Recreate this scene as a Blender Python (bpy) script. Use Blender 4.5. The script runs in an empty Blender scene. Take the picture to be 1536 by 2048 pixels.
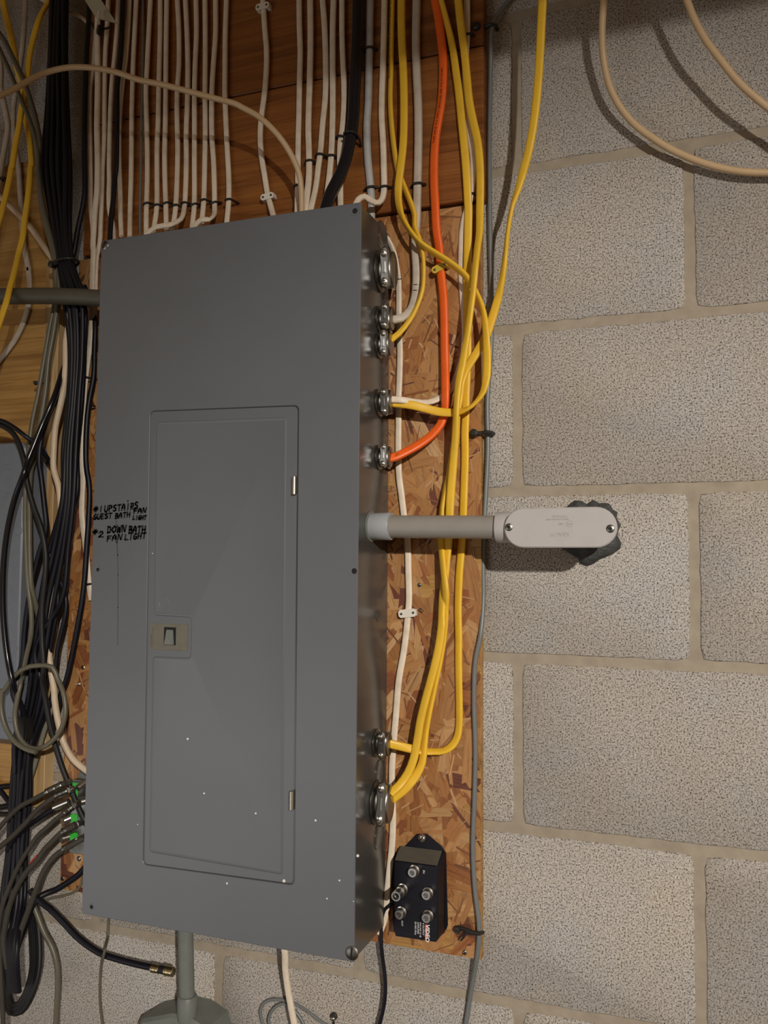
import bpy, bmesh, math, random
from mathutils import Vector, Matrix
C = bpy.context.scene.collection
IN = 0.0254          # all measures below are inches; z = 0 is a bed joint of the wall, 1.5 m above the floor
Z0 = 1.5
def M(p): return Vector((p[0]*IN, p[1]*IN, p[2]*IN + Z0))

# ------------------------------------------------------------------ camera, world, lights, exposure
FPX, YAW, PIT, ROL = 1708.8, -0.350747, 0.0635286, 0.0074650
cam_d = bpy.data.cameras.new('camera'); cam = bpy.data.objects.new('camera', cam_d); C.objects.link(cam)
fw = Vector((math.sin(YAW)*math.cos(PIT), math.cos(YAW)*math.cos(PIT), math.sin(PIT)))
rt = Vector((math.cos(YAW), -math.sin(YAW), 0)); up = rt.cross(fw)
rt, up = math.cos(ROL)*rt + math.sin(ROL)*up, -math.sin(ROL)*rt + math.cos(ROL)*up
m = Matrix((rt, up, -fw)).transposed().to_4x4(); m.translation = M((8.08984, -40.87673, -3.66749)); cam.matrix_world = m
cam_d.sensor_fit = 'VERTICAL'; cam_d.sensor_height = 24; cam_d.lens = 24*FPX/2048
cam_d.clip_start = 0.01; cam_d.clip_end = 50
bpy.context.scene.camera = cam

world = bpy.data.worlds.new('basement'); bpy.context.scene.world = world; world.use_nodes = True
bgn = world.node_tree.nodes['Background']; bgn.inputs[0].default_value = (1.0, 0.70, 0.42, 1); bgn.inputs[1].default_value = 0.19

LAMP = (68, -118, 30)
ld = bpy.data.lights.new('work_lamp', 'SPOT'); lo = bpy.data.objects.new('work_lamp', ld); C.objects.link(lo)
lo.location = M(LAMP); ld.energy = 500; ld.color = (1.0, 0.93, 0.84); ld.shadow_soft_size = 0.04
ld.spot_size = math.radians(38); ld.spot_blend = 1.0
lo.rotation_euler = (M((1, 0, -17)) - M(LAMP)).to_track_quat('-Z', 'Y').to_euler()
wl = bpy.data.lights.new('fill_light', 'AREA'); wo = bpy.data.objects.new('fill_light', wl); C.objects.link(wo)   # added cool fill standing in for room light, low left, brightens the lower panel
wl.shape = 'RECTANGLE'; wl.size = 2.2; wl.size_y = 1.3; wl.energy = 17; wl.color = (0.90, 0.94, 1.0)
wo.location = M((-78, -112, -50)); wo.rotation_euler = (M((-12, 0, -12)) - M((-78, -112, -50))).to_track_quat('-Z', 'Y').to_euler()
lo['label'] = 'warm work lamp lighting the wall from the right'; lo['category'] = 'lamp'

vs = bpy.context.scene.view_settings
vs.view_transform = 'Standard'; vs.look = 'None'; vs.gamma = 1; vs.use_curve_mapping = False; vs.exposure = -0.17

# ------------------------------------------------------------------ materials
def nt(name):
    m = bpy.data.materials.new(name); m.use_nodes = True
    return m, m.node_tree.nodes, m.node_tree.links, m.node_tree.nodes['Principled BSDF']
def ramp(N, L, fac, stops):
    r = N.new('ShaderNodeValToRGB'); e = r.color_ramp.elements
    while len(e) < len(stops): e.new(0.5)
    for el, (p, c) in zip(e, stops): el.position = p; el.color = (*c, 1)
    L.new(fac, r.inputs[0]); return r.outputs[0]
def coords(N, L, kind='Object', scale=(1, 1, 1)):
    t = N.new('ShaderNodeTexCoord'); mp = N.new('ShaderNodeMapping'); mp.inputs['Scale'].default_value = scale
    L.new(t.outputs[kind], mp.inputs[0]); return mp.outputs[0]
def noise(N, L, vec, scale, detail=4, rough=.55, dist=0):
    n = N.new('ShaderNodeTexNoise'); n.inputs['Scale'].default_value = scale; n.inputs['Detail'].default_value = detail
    n.inputs['Roughness'].default_value = rough; n.inputs['Distortion'].default_value = dist
    L.new(vec, n.inputs['Vector']); return n.outputs['Fac']
def bump(N, L, b, h, strength, dist):
    n = N.new('ShaderNodeBump'); n.inputs['Strength'].default_value = strength; n.inputs['Distance'].default_value = dist
    L.new(h, n.inputs['Height']); L.new(n.outputs[0], b.inputs['Normal'])
def mix(N, L, fac, a, b, mode='MIX'):
    n = N.new('ShaderNodeMix'); n.data_type = 'RGBA'; n.blend_type = mode
    for i, s in ((6, a), (7, b)):
        if isinstance(s, tuple): n.inputs[i].default_value = (*s, 1)
        else: L.new(s, n.inputs[i])
    if isinstance(fac, float): n.inputs[0].default_value = fac
    else: L.new(fac, n.inputs[0])
    return n.outputs[2]
MAT = {}
def plastic(key, col, rough=.45, dirt=.25, dirtcol=None, spec=.5, dscale=60, metal=0, lo_=.45, hi=.75):
    m, N, L, b = nt(key); v = coords(N, L)
    f = noise(N, L, v, dscale, 5, .65)
    dc = dirtcol or tuple(c*(1-dirt)*.6 for c in col)
    c1 = ramp(N, L, f, [(lo_, col), (hi, tuple(a*(1-dirt)+d*dirt for a, d in zip(col, dc)))])
    f2 = noise(N, L, v, 700, 2, .6)
    sp = ramp(N, L, f2, [(.70, (1, 1, 1)), (.76, (.45, .4, .33))])
    c2 = mix(N, L, min(1.0, dirt*1.6), c1, mix(N, L, 1.0, c1, sp, 'MULTIPLY'))
    L.new(c2, b.inputs['Base Color']); b.inputs['Roughness'].default_value = rough
    b.inputs['Specular IOR Level'].default_value = spec; b.inputs['Metallic'].default_value = metal
    bump(N, L, b, f, .15, .0006)
    MAT[key] = m; return m
plastic('white', (.78, .68, .55), .5, .35, (.33, .24, .15))
plastic('dirtywhite', (.52, .46, .38), .5, .45, (.28, .22, .15))
plastic('cream', (.66, .53, .38), .45, .3, (.4, .27, .15))
plastic('beige', (.56, .40, .23), .45, .2, (.35, .22, .1))
plastic('greywhite', (.47, .48, .48), .5, .45, (.2, .18, .15))
plastic('yellow', (.80, .49, .035), .42, .3, (.55, .30, .03))
plastic('orange', (.83, .125, .012), .42, .3, (.5, .06, .01))
plastic('black', (.006, .006, .011), .45, .2, spec=.35)
plastic('blacksoft', (.012, .0115, .011), .5, .3, spec=.4)
plastic('blackgloss', (.008, .008, .012), .2, .1)
plastic('dusty', (.05, .044, .034), .75, .4, (.02, .018, .014))
plastic('olive', (.13, .12, .085), .4, .3)
plastic('olivelight', (.2, .19, .15), .45, .3)
plastic('telgrey', (.16, .17, .17), .38, .2)
plastic('strapblack', (.018, .016, .014), .5, .2)
plastic('strapwhite', (.78, .74, .66), .4, .2)
plastic('strapyellow', (.62, .45, .05), .45, .3)
plastic('pvc', (.265, .25, .225), .42, .15)
plastic('pvcblue', (.34, .36, .385), .38, .12)
plastic('pvclight', (.44, .425, .42), .42, .12)
plastic('pvcold', (.16, .175, .16), .5, .3)
plastic('conduitdark', (.085, .078, .058), .55, .3)
plastic('boxgrey', (.16, .18, .215), .4, .2)
plastic('putty', (.055, .058, .058), .7, .3)
plastic('ink', (.008, .008, .01), .5, .0)
plastic('smear', (.075, .078, .09), .5, .0)
plastic('paint', (.8, .78, .74), .5, .0)
plastic('printwhite', (.75, .75, .75), .5, .0)
plastic('printred', (.75, .13, .09), .5, .0)
plastic('tag', (.42, .39, .28), .45, .2)
plastic('green', (.05, .55, .06), .55, .3)
plastic('red', (.6, .05, .03), .5, .2)
plastic('dustfilm', (.085, .075, .057), .85, .4, dscale=40)
plastic('latch', (.15, .14, .11), .45, .3)
plastic('dark', (.006, .006, .006), .8, 0)
plastic('zinc', (.42, .43, .43), .3, .4, (.2, .2, .18), metal=1)
plastic('zincdark', (.25, .245, .225), .38, .5, (.1, .09, .07), metal=1)
plastic('silver', (.6, .59, .56), .28, .2, metal=1)
plastic('gold', (.6, .5, .3), .3, .3, metal=1)
plastic('brassy', (.55, .52, .42), .35, .2, metal=1)
# painted steel of the panel
def steel(key, col, rough, metal=0.0, coat=0.0):
    m, N, L, b = nt(key); v = coords(N, L)
    f = noise(N, L, v, 3.0, 4, .6); f2 = noise(N, L, v, 240, 3, .7)
    c1 = ramp(N, L, f, [(.35, col), (.7, tuple(c*.88 for c in col))])
    sp = ramp(N, L, f2, [(.72, (1, 1, 1)), (.8, (.55, .5, .45))])
    L.new(mix(N, L, .7, c1, mix(N, L, 1.0, c1, sp, 'MULTIPLY')), b.inputs['Base Color'])
    b.inputs['Roughness'].default_value = rough; b.inputs['Coat Weight'].default_value = coat; b.inputs['Coat Roughness'].default_value = .18
    f3 = noise(N, L, v, 420, 2, .5); bump(N, L, b, f3, .12, .0002); MAT[key] = m
steel('panelpaint', (.128, .138, .153), .36)
steel('panelside', (.06, .058, .055), .24, coat=.2)
# concrete block
m, N, L, b = nt('block'); v = N.new('ShaderNodeNewGeometry').outputs['Position']
oi = N.new('ShaderNodeObjectInfo')
vo = N.new('ShaderNodeTexVoronoi'); vo.inputs['Scale'].default_value = 430; L.new(v, vo.inputs['Vector'])
wv = noise(N, L, v, 520, 6, .74, .2)
big = noise(N, L, v, 9, 4, .6)
pit = ramp(N, L, wv, [(.36, (0, 0, 0)), (.45, (1, 1, 1))])
grain = ramp(N, L, wv, [(.36, (.06, .055, .05)), (.425, (.30, .28, .26)), (.48, (.43, .415, .39)), (.68, (.58, .565, .54))])
cell = ramp(N, L, vo.outputs['Color'], [(.1, (.86, .84, .82)), (.9, (1.08, 1.05, 1.03))])
c = mix(N, L, .8, grain, mix(N, L, 1.0, grain, cell, 'MULTIPLY'))
tint = ramp(N, L, big, [(.3, (1.0, .95, .88)), (.65, (.96, .97, .99))])
c = mix(N, L, 1.0, c, tint, 'MULTIPLY')
rnd = ramp(N, L, oi.outputs['Random'], [(0, (.93, .92, .91)), (1, (1.03, 1.03, 1.03))])
c = mix(N, L, 1.0, c, rnd, 'MULTIPLY')
L.new(c, b.inputs['Base Color']); b.inputs['Roughness'].default_value = .95; b.inputs['Specular IOR Level'].default_value = .15
bump(N, L, b, pit, .7, .0022); MAT['block'] = m
m, N, L, b = nt('putty'); v = coords(N, L); f = noise(N, L, v, 55, 5, .6, .4)
L.new(ramp(N, L, f, [(.3, (.03, .033, .033)), (.7, (.075, .078, .076))]), b.inputs['Base Color']); b.inputs['Roughness'].default_value = .65; bump(N, L, b, f, 1.0, .008); MAT['putty'] = m
m, N, L, b = nt('mortar'); v = coords(N, L)
f = noise(N, L, v, 45, 6, .6); f2 = noise(N, L, v, 300, 3)
L.new(ramp(N, L, f, [(.3, (.29, .245, .19)), (.7, (.37, .32, .25))]), b.inputs['Base Color']); b.inputs['Roughness'].default_value = .9
b.inputs['Specular IOR Level'].default_value = .2
bump(N, L, b, f, .5, .002); MAT['mortar'] = m
# pressed strands: colour and grain direction come with each strand
m, N, L, b = nt('strand')
at = N.new('ShaderNodeAttribute'); at.attribute_name = 'tone'; ag = N.new('ShaderNodeAttribute'); ag.attribute_name = 'grain'
mp = N.new('ShaderNodeMapping'); mp.inputs['Scale'].default_value = (18, 260, 1); L.new(ag.outputs['Vector'], mp.inputs[0])
f = noise(N, L, mp.outputs[0], 1.0, 5, .7, .3)
mp2 = N.new('ShaderNodeMapping'); mp2.inputs['Scale'].default_value = (120, 500, 1); L.new(ag.outputs['Vector'], mp2.inputs[0])
f2 = noise(N, L, mp2.outputs[0], 1.0, 3, .6)
g = ramp(N, L, f, [(.28, (.55, .45, .38)), (.5, (1, 1, 1)), (.75, (1.12, 1.1, 1.05))])
g2 = ramp(N, L, f2, [(.27, (.35, .22, .15)), (.36, (1, 1, 1))])
c = mix(N, L, 1.0, at.outputs['Color'], g, 'MULTIPLY'); c = mix(N, L, .8, c, mix(N, L, 1.0, c, g2, 'MULTIPLY'))
L.new(c, b.inputs['Base Color']); b.inputs['Roughness'].default_value = .5; bump(N, L, b, f, .35, .0008); MAT['strand'] = m
def wood(key, dark, mid, light, vert=False, rough=.5, knots=()):
    m, N, L, b = nt(key); v = coords(N, L, scale=((30, 1, 1.2) if vert else (1.2, 1, 30)))
    f = noise(N, L, v, 2.2, 6, .62, .9)
    v2 = coords(N, L, scale=((300, 1, 6) if vert else (6, 1, 300))); f2 = noise(N, L, v2, 1.5, 4, .6)
    c = ramp(N, L, f, [(.3, dark), (.5, mid), (.72, light)])
    g = ramp(N, L, f2, [(.3, (.72, .68, .62)), (.5, (1, 1, 1))]); c = mix(N, L, 1.0, c, g, 'MULTIPLY')
    for (kx, kz) in knots:
        t = N.new('ShaderNodeTexCoord'); mp = N.new('ShaderNodeMapping'); p = M((kx, 0, kz))
        mp.vector_type = 'POINT'; mp.inputs['Location'].default_value = (-p.x*26, 0, -p.z*55); mp.inputs['Scale'].default_value = (26, 0, 55)
        L.new(t.outputs['Object'], mp.inputs[0]); ln = N.new('ShaderNodeVectorMath'); ln.operation = 'LENGTH'; L.new(mp.outputs[0], ln.inputs[0])
        k = ramp(N, L, ln.outputs['Value'], [(.25, (.32, .25, .2)), (.9, (1, 1, 1))]); c = mix(N, L, 1.0, c, k, 'MULTIPLY')
    L.new(c, b.inputs['Base Color']); b.inputs['Roughness'].default_value = rough; bump(N, L, b, f2, .3, .0006); MAT[key] = m
KN = (-12.86, -0.75, 20.60)
wood('plank', (.15, .05, .012), (.25, .088, .02), (.33, .13, .03), rough=.42, knots=[(KN[0], KN[2])])
wood('ply', (.24, .12, .03), (.40, .22, .06), (.50, .30, .10))
wood('stud', (.30, .18, .07), (.48, .31, .14), (.60, .43, .22), vert=True)

# ------------------------------------------------------------------ mesh helpers (inches)
class MB:
    def __init__(s): s.v = []; s.f = []
    def add(s, vs, fs):
        o = len(s.v); s.v += [tuple(p) for p in vs]; s.f += [tuple(i+o for i in f) for f in fs]; return s
    def box(s, a, b_, bev=0.0, seg=2):
        bm = bmesh.new(); bmesh.ops.create_cube(bm, size=1)
        for q in bm.verts: q.co = Vector(((a[i]+b_[i])/2 + q.co[i]*abs(b_[i]-a[i]) for i in range(3)))
        if bev: bmesh.ops.bevel(bm, geom=list(bm.edges), offset=bev, segments=seg, affect='EDGES', clamp_overlap=True)
        return s.frombm(bm)
    def frombm(s, bm):
        bm.verts.index_update(); s.add([q.co[:] for q in bm.verts], [[q.index for q in f.verts] for f in bm.faces]); bm.free(); return s
    def lathe(s, o, ax, prof, n=20, ell=(1, 1), upv=None, close=True):
        o = Vector(o); ax = Vector(ax).normalized(); u = Vector(upv) if upv else (Vector((0, 0, 1)) if abs(ax.z) < .9 else Vector((1, 0, 0)))
        u = (u - ax*u.dot(ax)).normalized(); w = ax.cross(u); vs = []; fs = []
        for (t, r) in prof:
            for i in range(n):
                a = 2*math.pi*i/n; vs.append(o + ax*t + u*(math.cos(a)*r*ell[0]) + w*(math.sin(a)*r*ell[1]))
        for j in range(len(prof)-1):
            for i in range(n): fs.append((j*n+i, j*n+(i+1) % n, (j+1)*n+(i+1) % n, (j+1)*n+i))
        if close: fs.append(tuple(range(n))[::-1]); fs.append(tuple(range((len(prof)-1)*n, len(prof)*n)))
        return s.add(vs, fs)
    def cyl(s, p, q, r, r2=None, n=20, bev=0.0):
        p = Vector(p); d = Vector(q)-p; l = d.length; r2 = r if r2 is None else r2
        pr = [(0, r), (l, r2)] if not bev else [(0, r-bev), (bev, r), (l-bev, r2), (l, r2-bev)]
        return s.lathe(p, d, pr, n)
    def prism(s, poly, y0, y1, bev=0.0):
        """outline in (x, z), extruded from y0 (back) to y1 (front, smaller y), front edge bevelled by offsetting inwards"""
        n = len(poly); vs = [(x, y0, z) for x, z in poly] ; rings = 1
        if bev:
            vs += [(x, y1+bev, z) for x, z in poly]; vs += [(x, y1, z) for x, z in inset(poly, bev)]; rings = 2
        else: vs += [(x, y1, z) for x, z in poly]
        fs = [tuple(range(n))[::-1], tuple(range(rings*n, rings*n+n))]
        for r in range(rings):
            for i in range(n): fs.append((r*n+i, r*n+(i+1) % n, (r+1)*n+(i+1) % n, (r+1)*n+i))
        return s.add(vs, fs)
    def tube(s, pts, r, n=8, closed=False, flat=1.0):
        P = [Vector(p) for p in pts]; vs = []; fs = []; N_ = len(P); u = None
        for i, p in enumerate(P):
            a = P[(i-1) % N_] if (closed or i) else p; c_ = P[(i+1) % N_] if (closed or i < N_-1) else p
            t = (c_-a).normalized()
            if u is None: u = t.orthogonal()
            u = (u - t*u.dot(t)).normalized(); w = t.cross(u); rr = r[i] if isinstance(r, (list, tuple)) else r
            for k in range(n):
                an = 2*math.pi*k/n; vs.append(p + u*math.cos(an)*rr + w*math.sin(an)*rr*flat)
        for j in range(N_ if closed else N_-1):
            for k in range(n): fs.append((j*n+k, j*n+(k+1) % n, ((j+1) % N_)*n+(k+1) % n, ((j+1) % N_)*n+k))
        if not closed: fs.append(tuple(range(n))[::-1]); fs.append(tuple(range((N_-1)*n, N_*n)))
        return s.add(vs, fs)
def area(P): return sum(P[i][0]*P[(i+1) % len(P)][1]-P[(i+1) % len(P)][0]*P[i][1] for i in range(len(P)))/2
def inset(P, d):
    n = len(P); sg = 1 if area(P) > 0 else -1; out = []
    for i in range(n):
        a = Vector(P[i-1]); p = Vector(P[i]); c_ = Vector(P[(i+1) % n])
        e1 = (p-a); e2 = (c_-p); e1 = e1.normalized() if e1.length > 1e-9 else e2.normalized(); e2 = e2.normalized() if e2.length > 1e-9 else e1
        n1 = Vector((-e1.y, e1.x))*sg; n2 = Vector((-e2.y, e2.x))*sg; b_ = n1+n2
        k = d/max(.3, (1+n1.dot(n2))/2)/2; out.append((p.x+b_.x*k, p.y+b_.y*k))
    return out
def rounded(P, r, seg=4):
    out = []; n = len(P)
    for i in range(n):
        a = Vector(P[i-1]); p = Vector(P[i]); c_ = Vector(P[(i+1) % n]); ri = r[i] if isinstance(r, (list, tuple)) else r
        u = (a-p).normalized(); w = (c_-p).normalized(); A = p+u*ri; B_ = p+w*ri
        for k in range(seg+1):
            t = k/seg; q = A*(1-t)**2 + p*2*t*(1-t) + B_*t*t; out.append((q.x, q.y))
    return out
def mesh_from(name, mb, mat, org=(0, 0, 0), ang=35, world_=True):
    me = bpy.data.meshes.new(name); o = M(org) if world_ else Vector((0, 0, 0))
    me.from_pydata([(M(p) if world_ else Vector(p)*IN) - o for p in mb.v], [], mb.f)
    bm = bmesh.new(); bm.from_mesh(me); bmesh.ops.recalc_face_normals(bm, faces=bm.faces); bm.to_mesh(me); bm.free()
    me.materials.append(MAT[mat]); me.polygons.foreach_set('use_smooth', [True]*len(me.polygons)); me.set_sharp_from_angle(angle=math.radians(ang)); return me
def thing(name, label, cat, org, group=None):
    o = bpy.data.objects.new(name, None); C.objects.link(o); o.empty_display_size = .02; o.location = M(org); o['label'] = label; o['category'] = cat
    if group: o['group'] = group
    return o
def org_of(o):
    p = o.matrix_basis.translation; q = o.parent
    while q is not None: p = p + q.matrix_basis.translation; q = q.parent
    return (p.x/IN, p.y/IN, (p.z-Z0)/IN)
def part(name, mb, mat, parent, label=None, ang=35):
    """mesh given in world inches, linked as a child with the origin of its parent"""
    o = bpy.data.objects.new(name, mesh_from(name, mb, mat, org_of(parent), ang)); C.objects.link(o); o.parent = parent
    if label: o['label'] = label
    return o
def solid(name, mb, mat, label, cat, org, group=None, ang=35):
    o = bpy.data.objects.new(name, mesh_from(name, mb, mat, org, ang)); C.objects.link(o); o.location = M(org); o['label'] = label; o['category'] = cat
    if group: o['group'] = group
    return o
def local_part(name, mb, mat, parent, label=None, ang=35):
    o = bpy.data.objects.new(name, mesh_from(name, mb, mat, world_=False, ang=ang)); C.objects.link(o); o.parent = parent
    if label: o['label'] = label
    return o
def text_mb(txt, size, place, depth=.004, align='LEFT', bold=0.0):
    """letters as flat raised print; place((u, v, w)) maps text space (inches) to the world"""
    cu = bpy.data.curves.new('t', 'FONT'); cu.body = txt; cu.size = size; cu.extrude = depth; cu.align_x = align; cu.offset = bold; cu.resolution_u = 2
    ob = bpy.data.objects.new('t', cu); C.objects.link(ob); dg = bpy.context.evaluated_depsgraph_get(); me = bpy.data.meshes.new_from_object(ob.evaluated_get(dg))
    mb = MB().add([place(q.co) for q in me.vertices], [list(p.vertices) for p in me.polygons])
    bpy.data.objects.remove(ob); bpy.data.meshes.remove(me); return mb
R = random.Random(11)

# ------------------------------------------------------------------ the block wall
def struct(name, mb, mat):
    o = bpy.data.objects.new(name, mesh_from(name, mb, mat)); C.objects.link(o); o.location = M((0, 0, 0)); o['kind'] = 'structure'; return o
wall = struct('wall_back', MB().box((-56, .065, -57.9), (30, 8, 46.9)), 'mortar')
for k in range(-7, 6):
    off = 0 if k % 2 == 0 else 8
    for j in range(-5, 3):
        x0 = off + 16*j; x1 = x0+16; z0 = 8*k; z1 = z0+8
        if x1 < -54 or x0 > 29: continue
        P = []; g = .235
        def jit(): return R.uniform(-.035, .035)
        for i in range(26): P.append((x0+g+(x1-x0-2*g)*i/26, z0+g+jit()))
        for i in range(13): P.append((x1-g+jit(), z0+g+(8-2*g)*i/13))
        for i in range(26): P.append((x1-g-(x1-x0-2*g)*i/26, z1-g+jit()))
        for i in range(13): P.append((x0+g+jit(), z1-g-(8-2*g)*i/13))
        P = [p for i, p in enumerate(P)]
        for i in (0, 26, 39, 65): P[i] = (P[i][0]+(.09 if P[i][0] < (x0+x1)/2 else -.09), P[i][1]+(.09 if P[i][1] < z0+4 else -.09))
        mb = MB().prism(P, .5, 0.0, .05)
        o = bpy.data.objects.new('block', mesh_from('block', mb, 'block', (x0+8, 0, z0+4), 60)); C.objects.link(o); o.parent = wall
        o.location = Vector((x0+8, 0, z0+4))*IN
floor = struct('floor', MB().box((-56, -120, -60), (60, 8, -58.0)), 'mortar')
# low beam of the floor above, out of the picture: its lower edge shades the top of the wall
struct('ceiling', MB().box((-60, -26.5, 23.8), (60, -25, 33)).box((-60, -120, 47), (60, 8, 48)), 'stud')

# ------------------------------------------------------------------ boards
def board(name, label, box_, mat): 
    t = thing(name, label, 'board', (box_[0], box_[1], box_[2])); return t
osb = thing('strand_board', 'brown strand board behind and around the grey panel, screwed to the blocks', 'board', (-14, 0, -22))
part('board_core', MB().box((-26.1, -.46, -22.05), (-1.68, 0.0, 14.35), .02, 1), 'ply', osb, 'pale sawn edge of the board')
vs, fs, tone, grain = [], [], [], []
PAL = [(.48, .24, .085), (.40, .175, .055), (.56, .32, .135), (.34, .13, .04), (.44, .21, .07), (.60, .37, .18), (.29, .10, .035), (.50, .26, .10), (.17, .055, .03)]
WT = [7, 8, 4, 6, 7, 2, 3, 5, 2]
def strand(cx, cz, ln, wd, an, h, col):
    ca, sa = math.cos(an), math.sin(an); o = len(vs); k = []
    top = []
    for (a, b_) in ((-1, -1), (-.3, -1), (.35, -1), (1, -1), (1.06, -.3), (.94, .3), (1, 1), (.3, 1), (-.35, 1), (-1, 1), (-.93, .35), (-1.07, -.35)):
        u = a*ln/2*(1+R.uniform(-.1, .1)); w = b_*wd/2*(1+R.uniform(-.14, .14))
        top.append((u, w))
    tx, tz = R.uniform(-.006, .006), R.uniform(-.006, .006); seed = R.random()*40
    for lay in (0, 1):
        for (u, w) in top:
            x = cx+u*ca-w*sa; z = cz+u*sa+w*ca
            x = min(max(x, -26.08), -1.7); z = min(max(z, -22.03), 14.33)
            y = -.46 if lay == 0 else -.462-h-tx*u-tz*w
            vs.append(M((x, y, z))); tone.append((*col, 1)); grain.append((u*IN+seed, w*IN+seed, 0))
    n = 12; fs.append([o+n+i for i in range(n)])
    for i in range(n): fs.append([o+i, o+(i+1) % n, o+n+(i+1) % n, o+n+i])
def strands(x0, x1, z0, z1, dens):
    cnt = int((x1-x0)*(z1-z0)*dens)
    for i in range(cnt):
        big_ = i < cnt*.45; ln = R.uniform(2.0, 4.6) if big_ else R.uniform(.8, 2.8); wd = R.uniform(.5, 1.5) if big_ else R.uniform(.12, .7)
        an = R.gauss(math.pi/2, .7) if R.random() < .75 else R.uniform(0, math.pi)
        col = R.choices(PAL, WT)[0]; s_ = R.uniform(.88, 1.12)
        strand(R.uniform(x0, x1), R.uniform(z0, z1), ln, wd, an, .004+.028*i/cnt, tuple(q*s_*.8 for q in col))
def slivers(x0, x1, z0, z1, n_):
    for i in range(n_):
        strand(R.uniform(x0, x1), R.uniform(z0, z1), R.uniform(.25, 1.3), R.uniform(.03, .10), R.gauss(math.pi/2, .8), R.uniform(.034, .05), R.choice([(.15, .06, .03), (.22, .09, .04), (.42, .25, .12), (.2, .09, .04), (.5, .31, .16)]))
strands(-7.5, -1.7, -22.05, 14.35, 2.7); strands(-26.1, -20.6, -22.05, 14.35, 2.2); slivers(-7, -1.8, -22, 14.3, 190); slivers(-26, -21, -22, 14.3, 100)
me = bpy.data.meshes.new('wood_strands'); me.from_pydata(vs, [], fs)
a = me.attributes.new('tone', 'FLOAT_COLOR', 'POINT'); a.data.foreach_set('color', [q for c_ in tone for q in c_])
a = me.attributes.new('grain', 'FLOAT_VECTOR', 'POINT'); a.data.foreach_set('vector', [q for c_ in grain for q in c_])
bm = bmesh.new(); bm.from_mesh(me); bmesh.ops.recalc_face_normals(bm, faces=bm.faces); bm.to_mesh(me); bm.free(); me.materials.append(MAT['strand'])
so = bpy.data.objects.new('wood_strands', me); C.objects.link(so); so.parent = osb; so.matrix_parent_inverse = Matrix.Translation(-osb.location); so['kind'] = 'stuff'
pb = thing('plank_backing', 'dark orange-brown pine planks behind the vertical cables above the panel', 'board', (-13, 0, 14.5))
for (z0, z1) in ((14.45, 22.25), (22.33, 31.6), (31.68, 41)):
    part('plank', MB().box((-25.6, -.75, z0), (-1.5, 0, z1), .05, 1), 'plank', pb)
lp = thing('plywood_board', 'yellow-brown plywood at the left edge, behind the yellow cables', 'board', (-32, 0, -17))
part('plywood_sheet', MB().box((-44, -.7, -17.2), (-28.25, 0, 20.9), .03, 1), 'ply', lp)
part('furring_strip', MB().box((-28.2, -.8, -17.6), (-27.15, 0, 20.9), .03, 1), 'stud', lp, 'upright strip along the right edge of the plywood')

# ------------------------------------------------------------------ the breaker panel
YF = -4.6
PX0, PX1, PZ0, PZ1 = -21.2, -6.44, -21.2, 13.38
panel = thing('breaker_panel', 'large grey steel breaker panel with a closed door and black handwriting', 'electrical panel', (-13.8, -.5, -21.2))
# box body, open at the front behind the cover
part('enclosure', MB().box((PX0+.06, -4.5, PZ0+.06), (PX1-.02, -.5, PZ1-.06), .04, 2), 'panelside', panel)
def xz(p): return (p[0], p[2])
OUT = [(PX0, PZ0), (PX1, PZ0), (PX1, PZ1), (PX0, PZ1)]
hole = rounded([xz((-17.65, -4.60, -18.35)), xz((-9.42, -4.60, -18.26)), xz((-9.53, -4.60, 3.93)), xz((-17.88, -4.60, 4.12))], .28, 5)
def plate_with_hole(outer, hole_, y0, y1, bev):
    bm = bmesh.new()
    def loop(P, y): return [bm.verts.new((x, y, z)) for x, z in P]
    def edges(vl):
        return [bm.edges.get((vl[i], vl[(i+1) % len(vl)])) or bm.edges.new((vl[i], vl[(i+1) % len(vl)])) for i in range(len(vl))]
    of = loop(inset(outer, bev), y1); om = loop(outer, y1+bev); ob = loop(outer, y0)
    hf = loop(inset(hole_, -bev), y1); hm = loop(hole_, y1+bev); hb = loop(hole_, y0)
    e = edges(of)+edges(hf); bmesh.ops.triangle_fill(bm, edges=e, use_beauty=True, use_dissolve=False)
    for A, B_ in ((of, om), (om, ob), (hf, hm), (hm, hb)):
        for i in range(len(A)): bm.faces.new((A[i], A[(i+1) % len(A)], B_[(i+1) % len(A)], B_[i]))
    bmesh.ops.remove_doubles(bm, verts=bm.verts, dist=1e-5)
    return bm
cover = part('cover', MB().frombm(plate_with_hole(OUT, hole, YF+.1, YF, .025)), 'panelpaint', panel, ang=25)
YD = YF+.085
door_pl = rounded([xz((-17.72, -4.53, -18.35)), xz((-9.53, -4.53, -18.24)), xz((-9.64, -4.53, 3.91)), xz((-17.94, -4.53, 4.11))], .25, 5)
door = part('door', MB().prism(door_pl, YD+.09, YD, .02), 'panelpaint', panel, ang=25)
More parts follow.
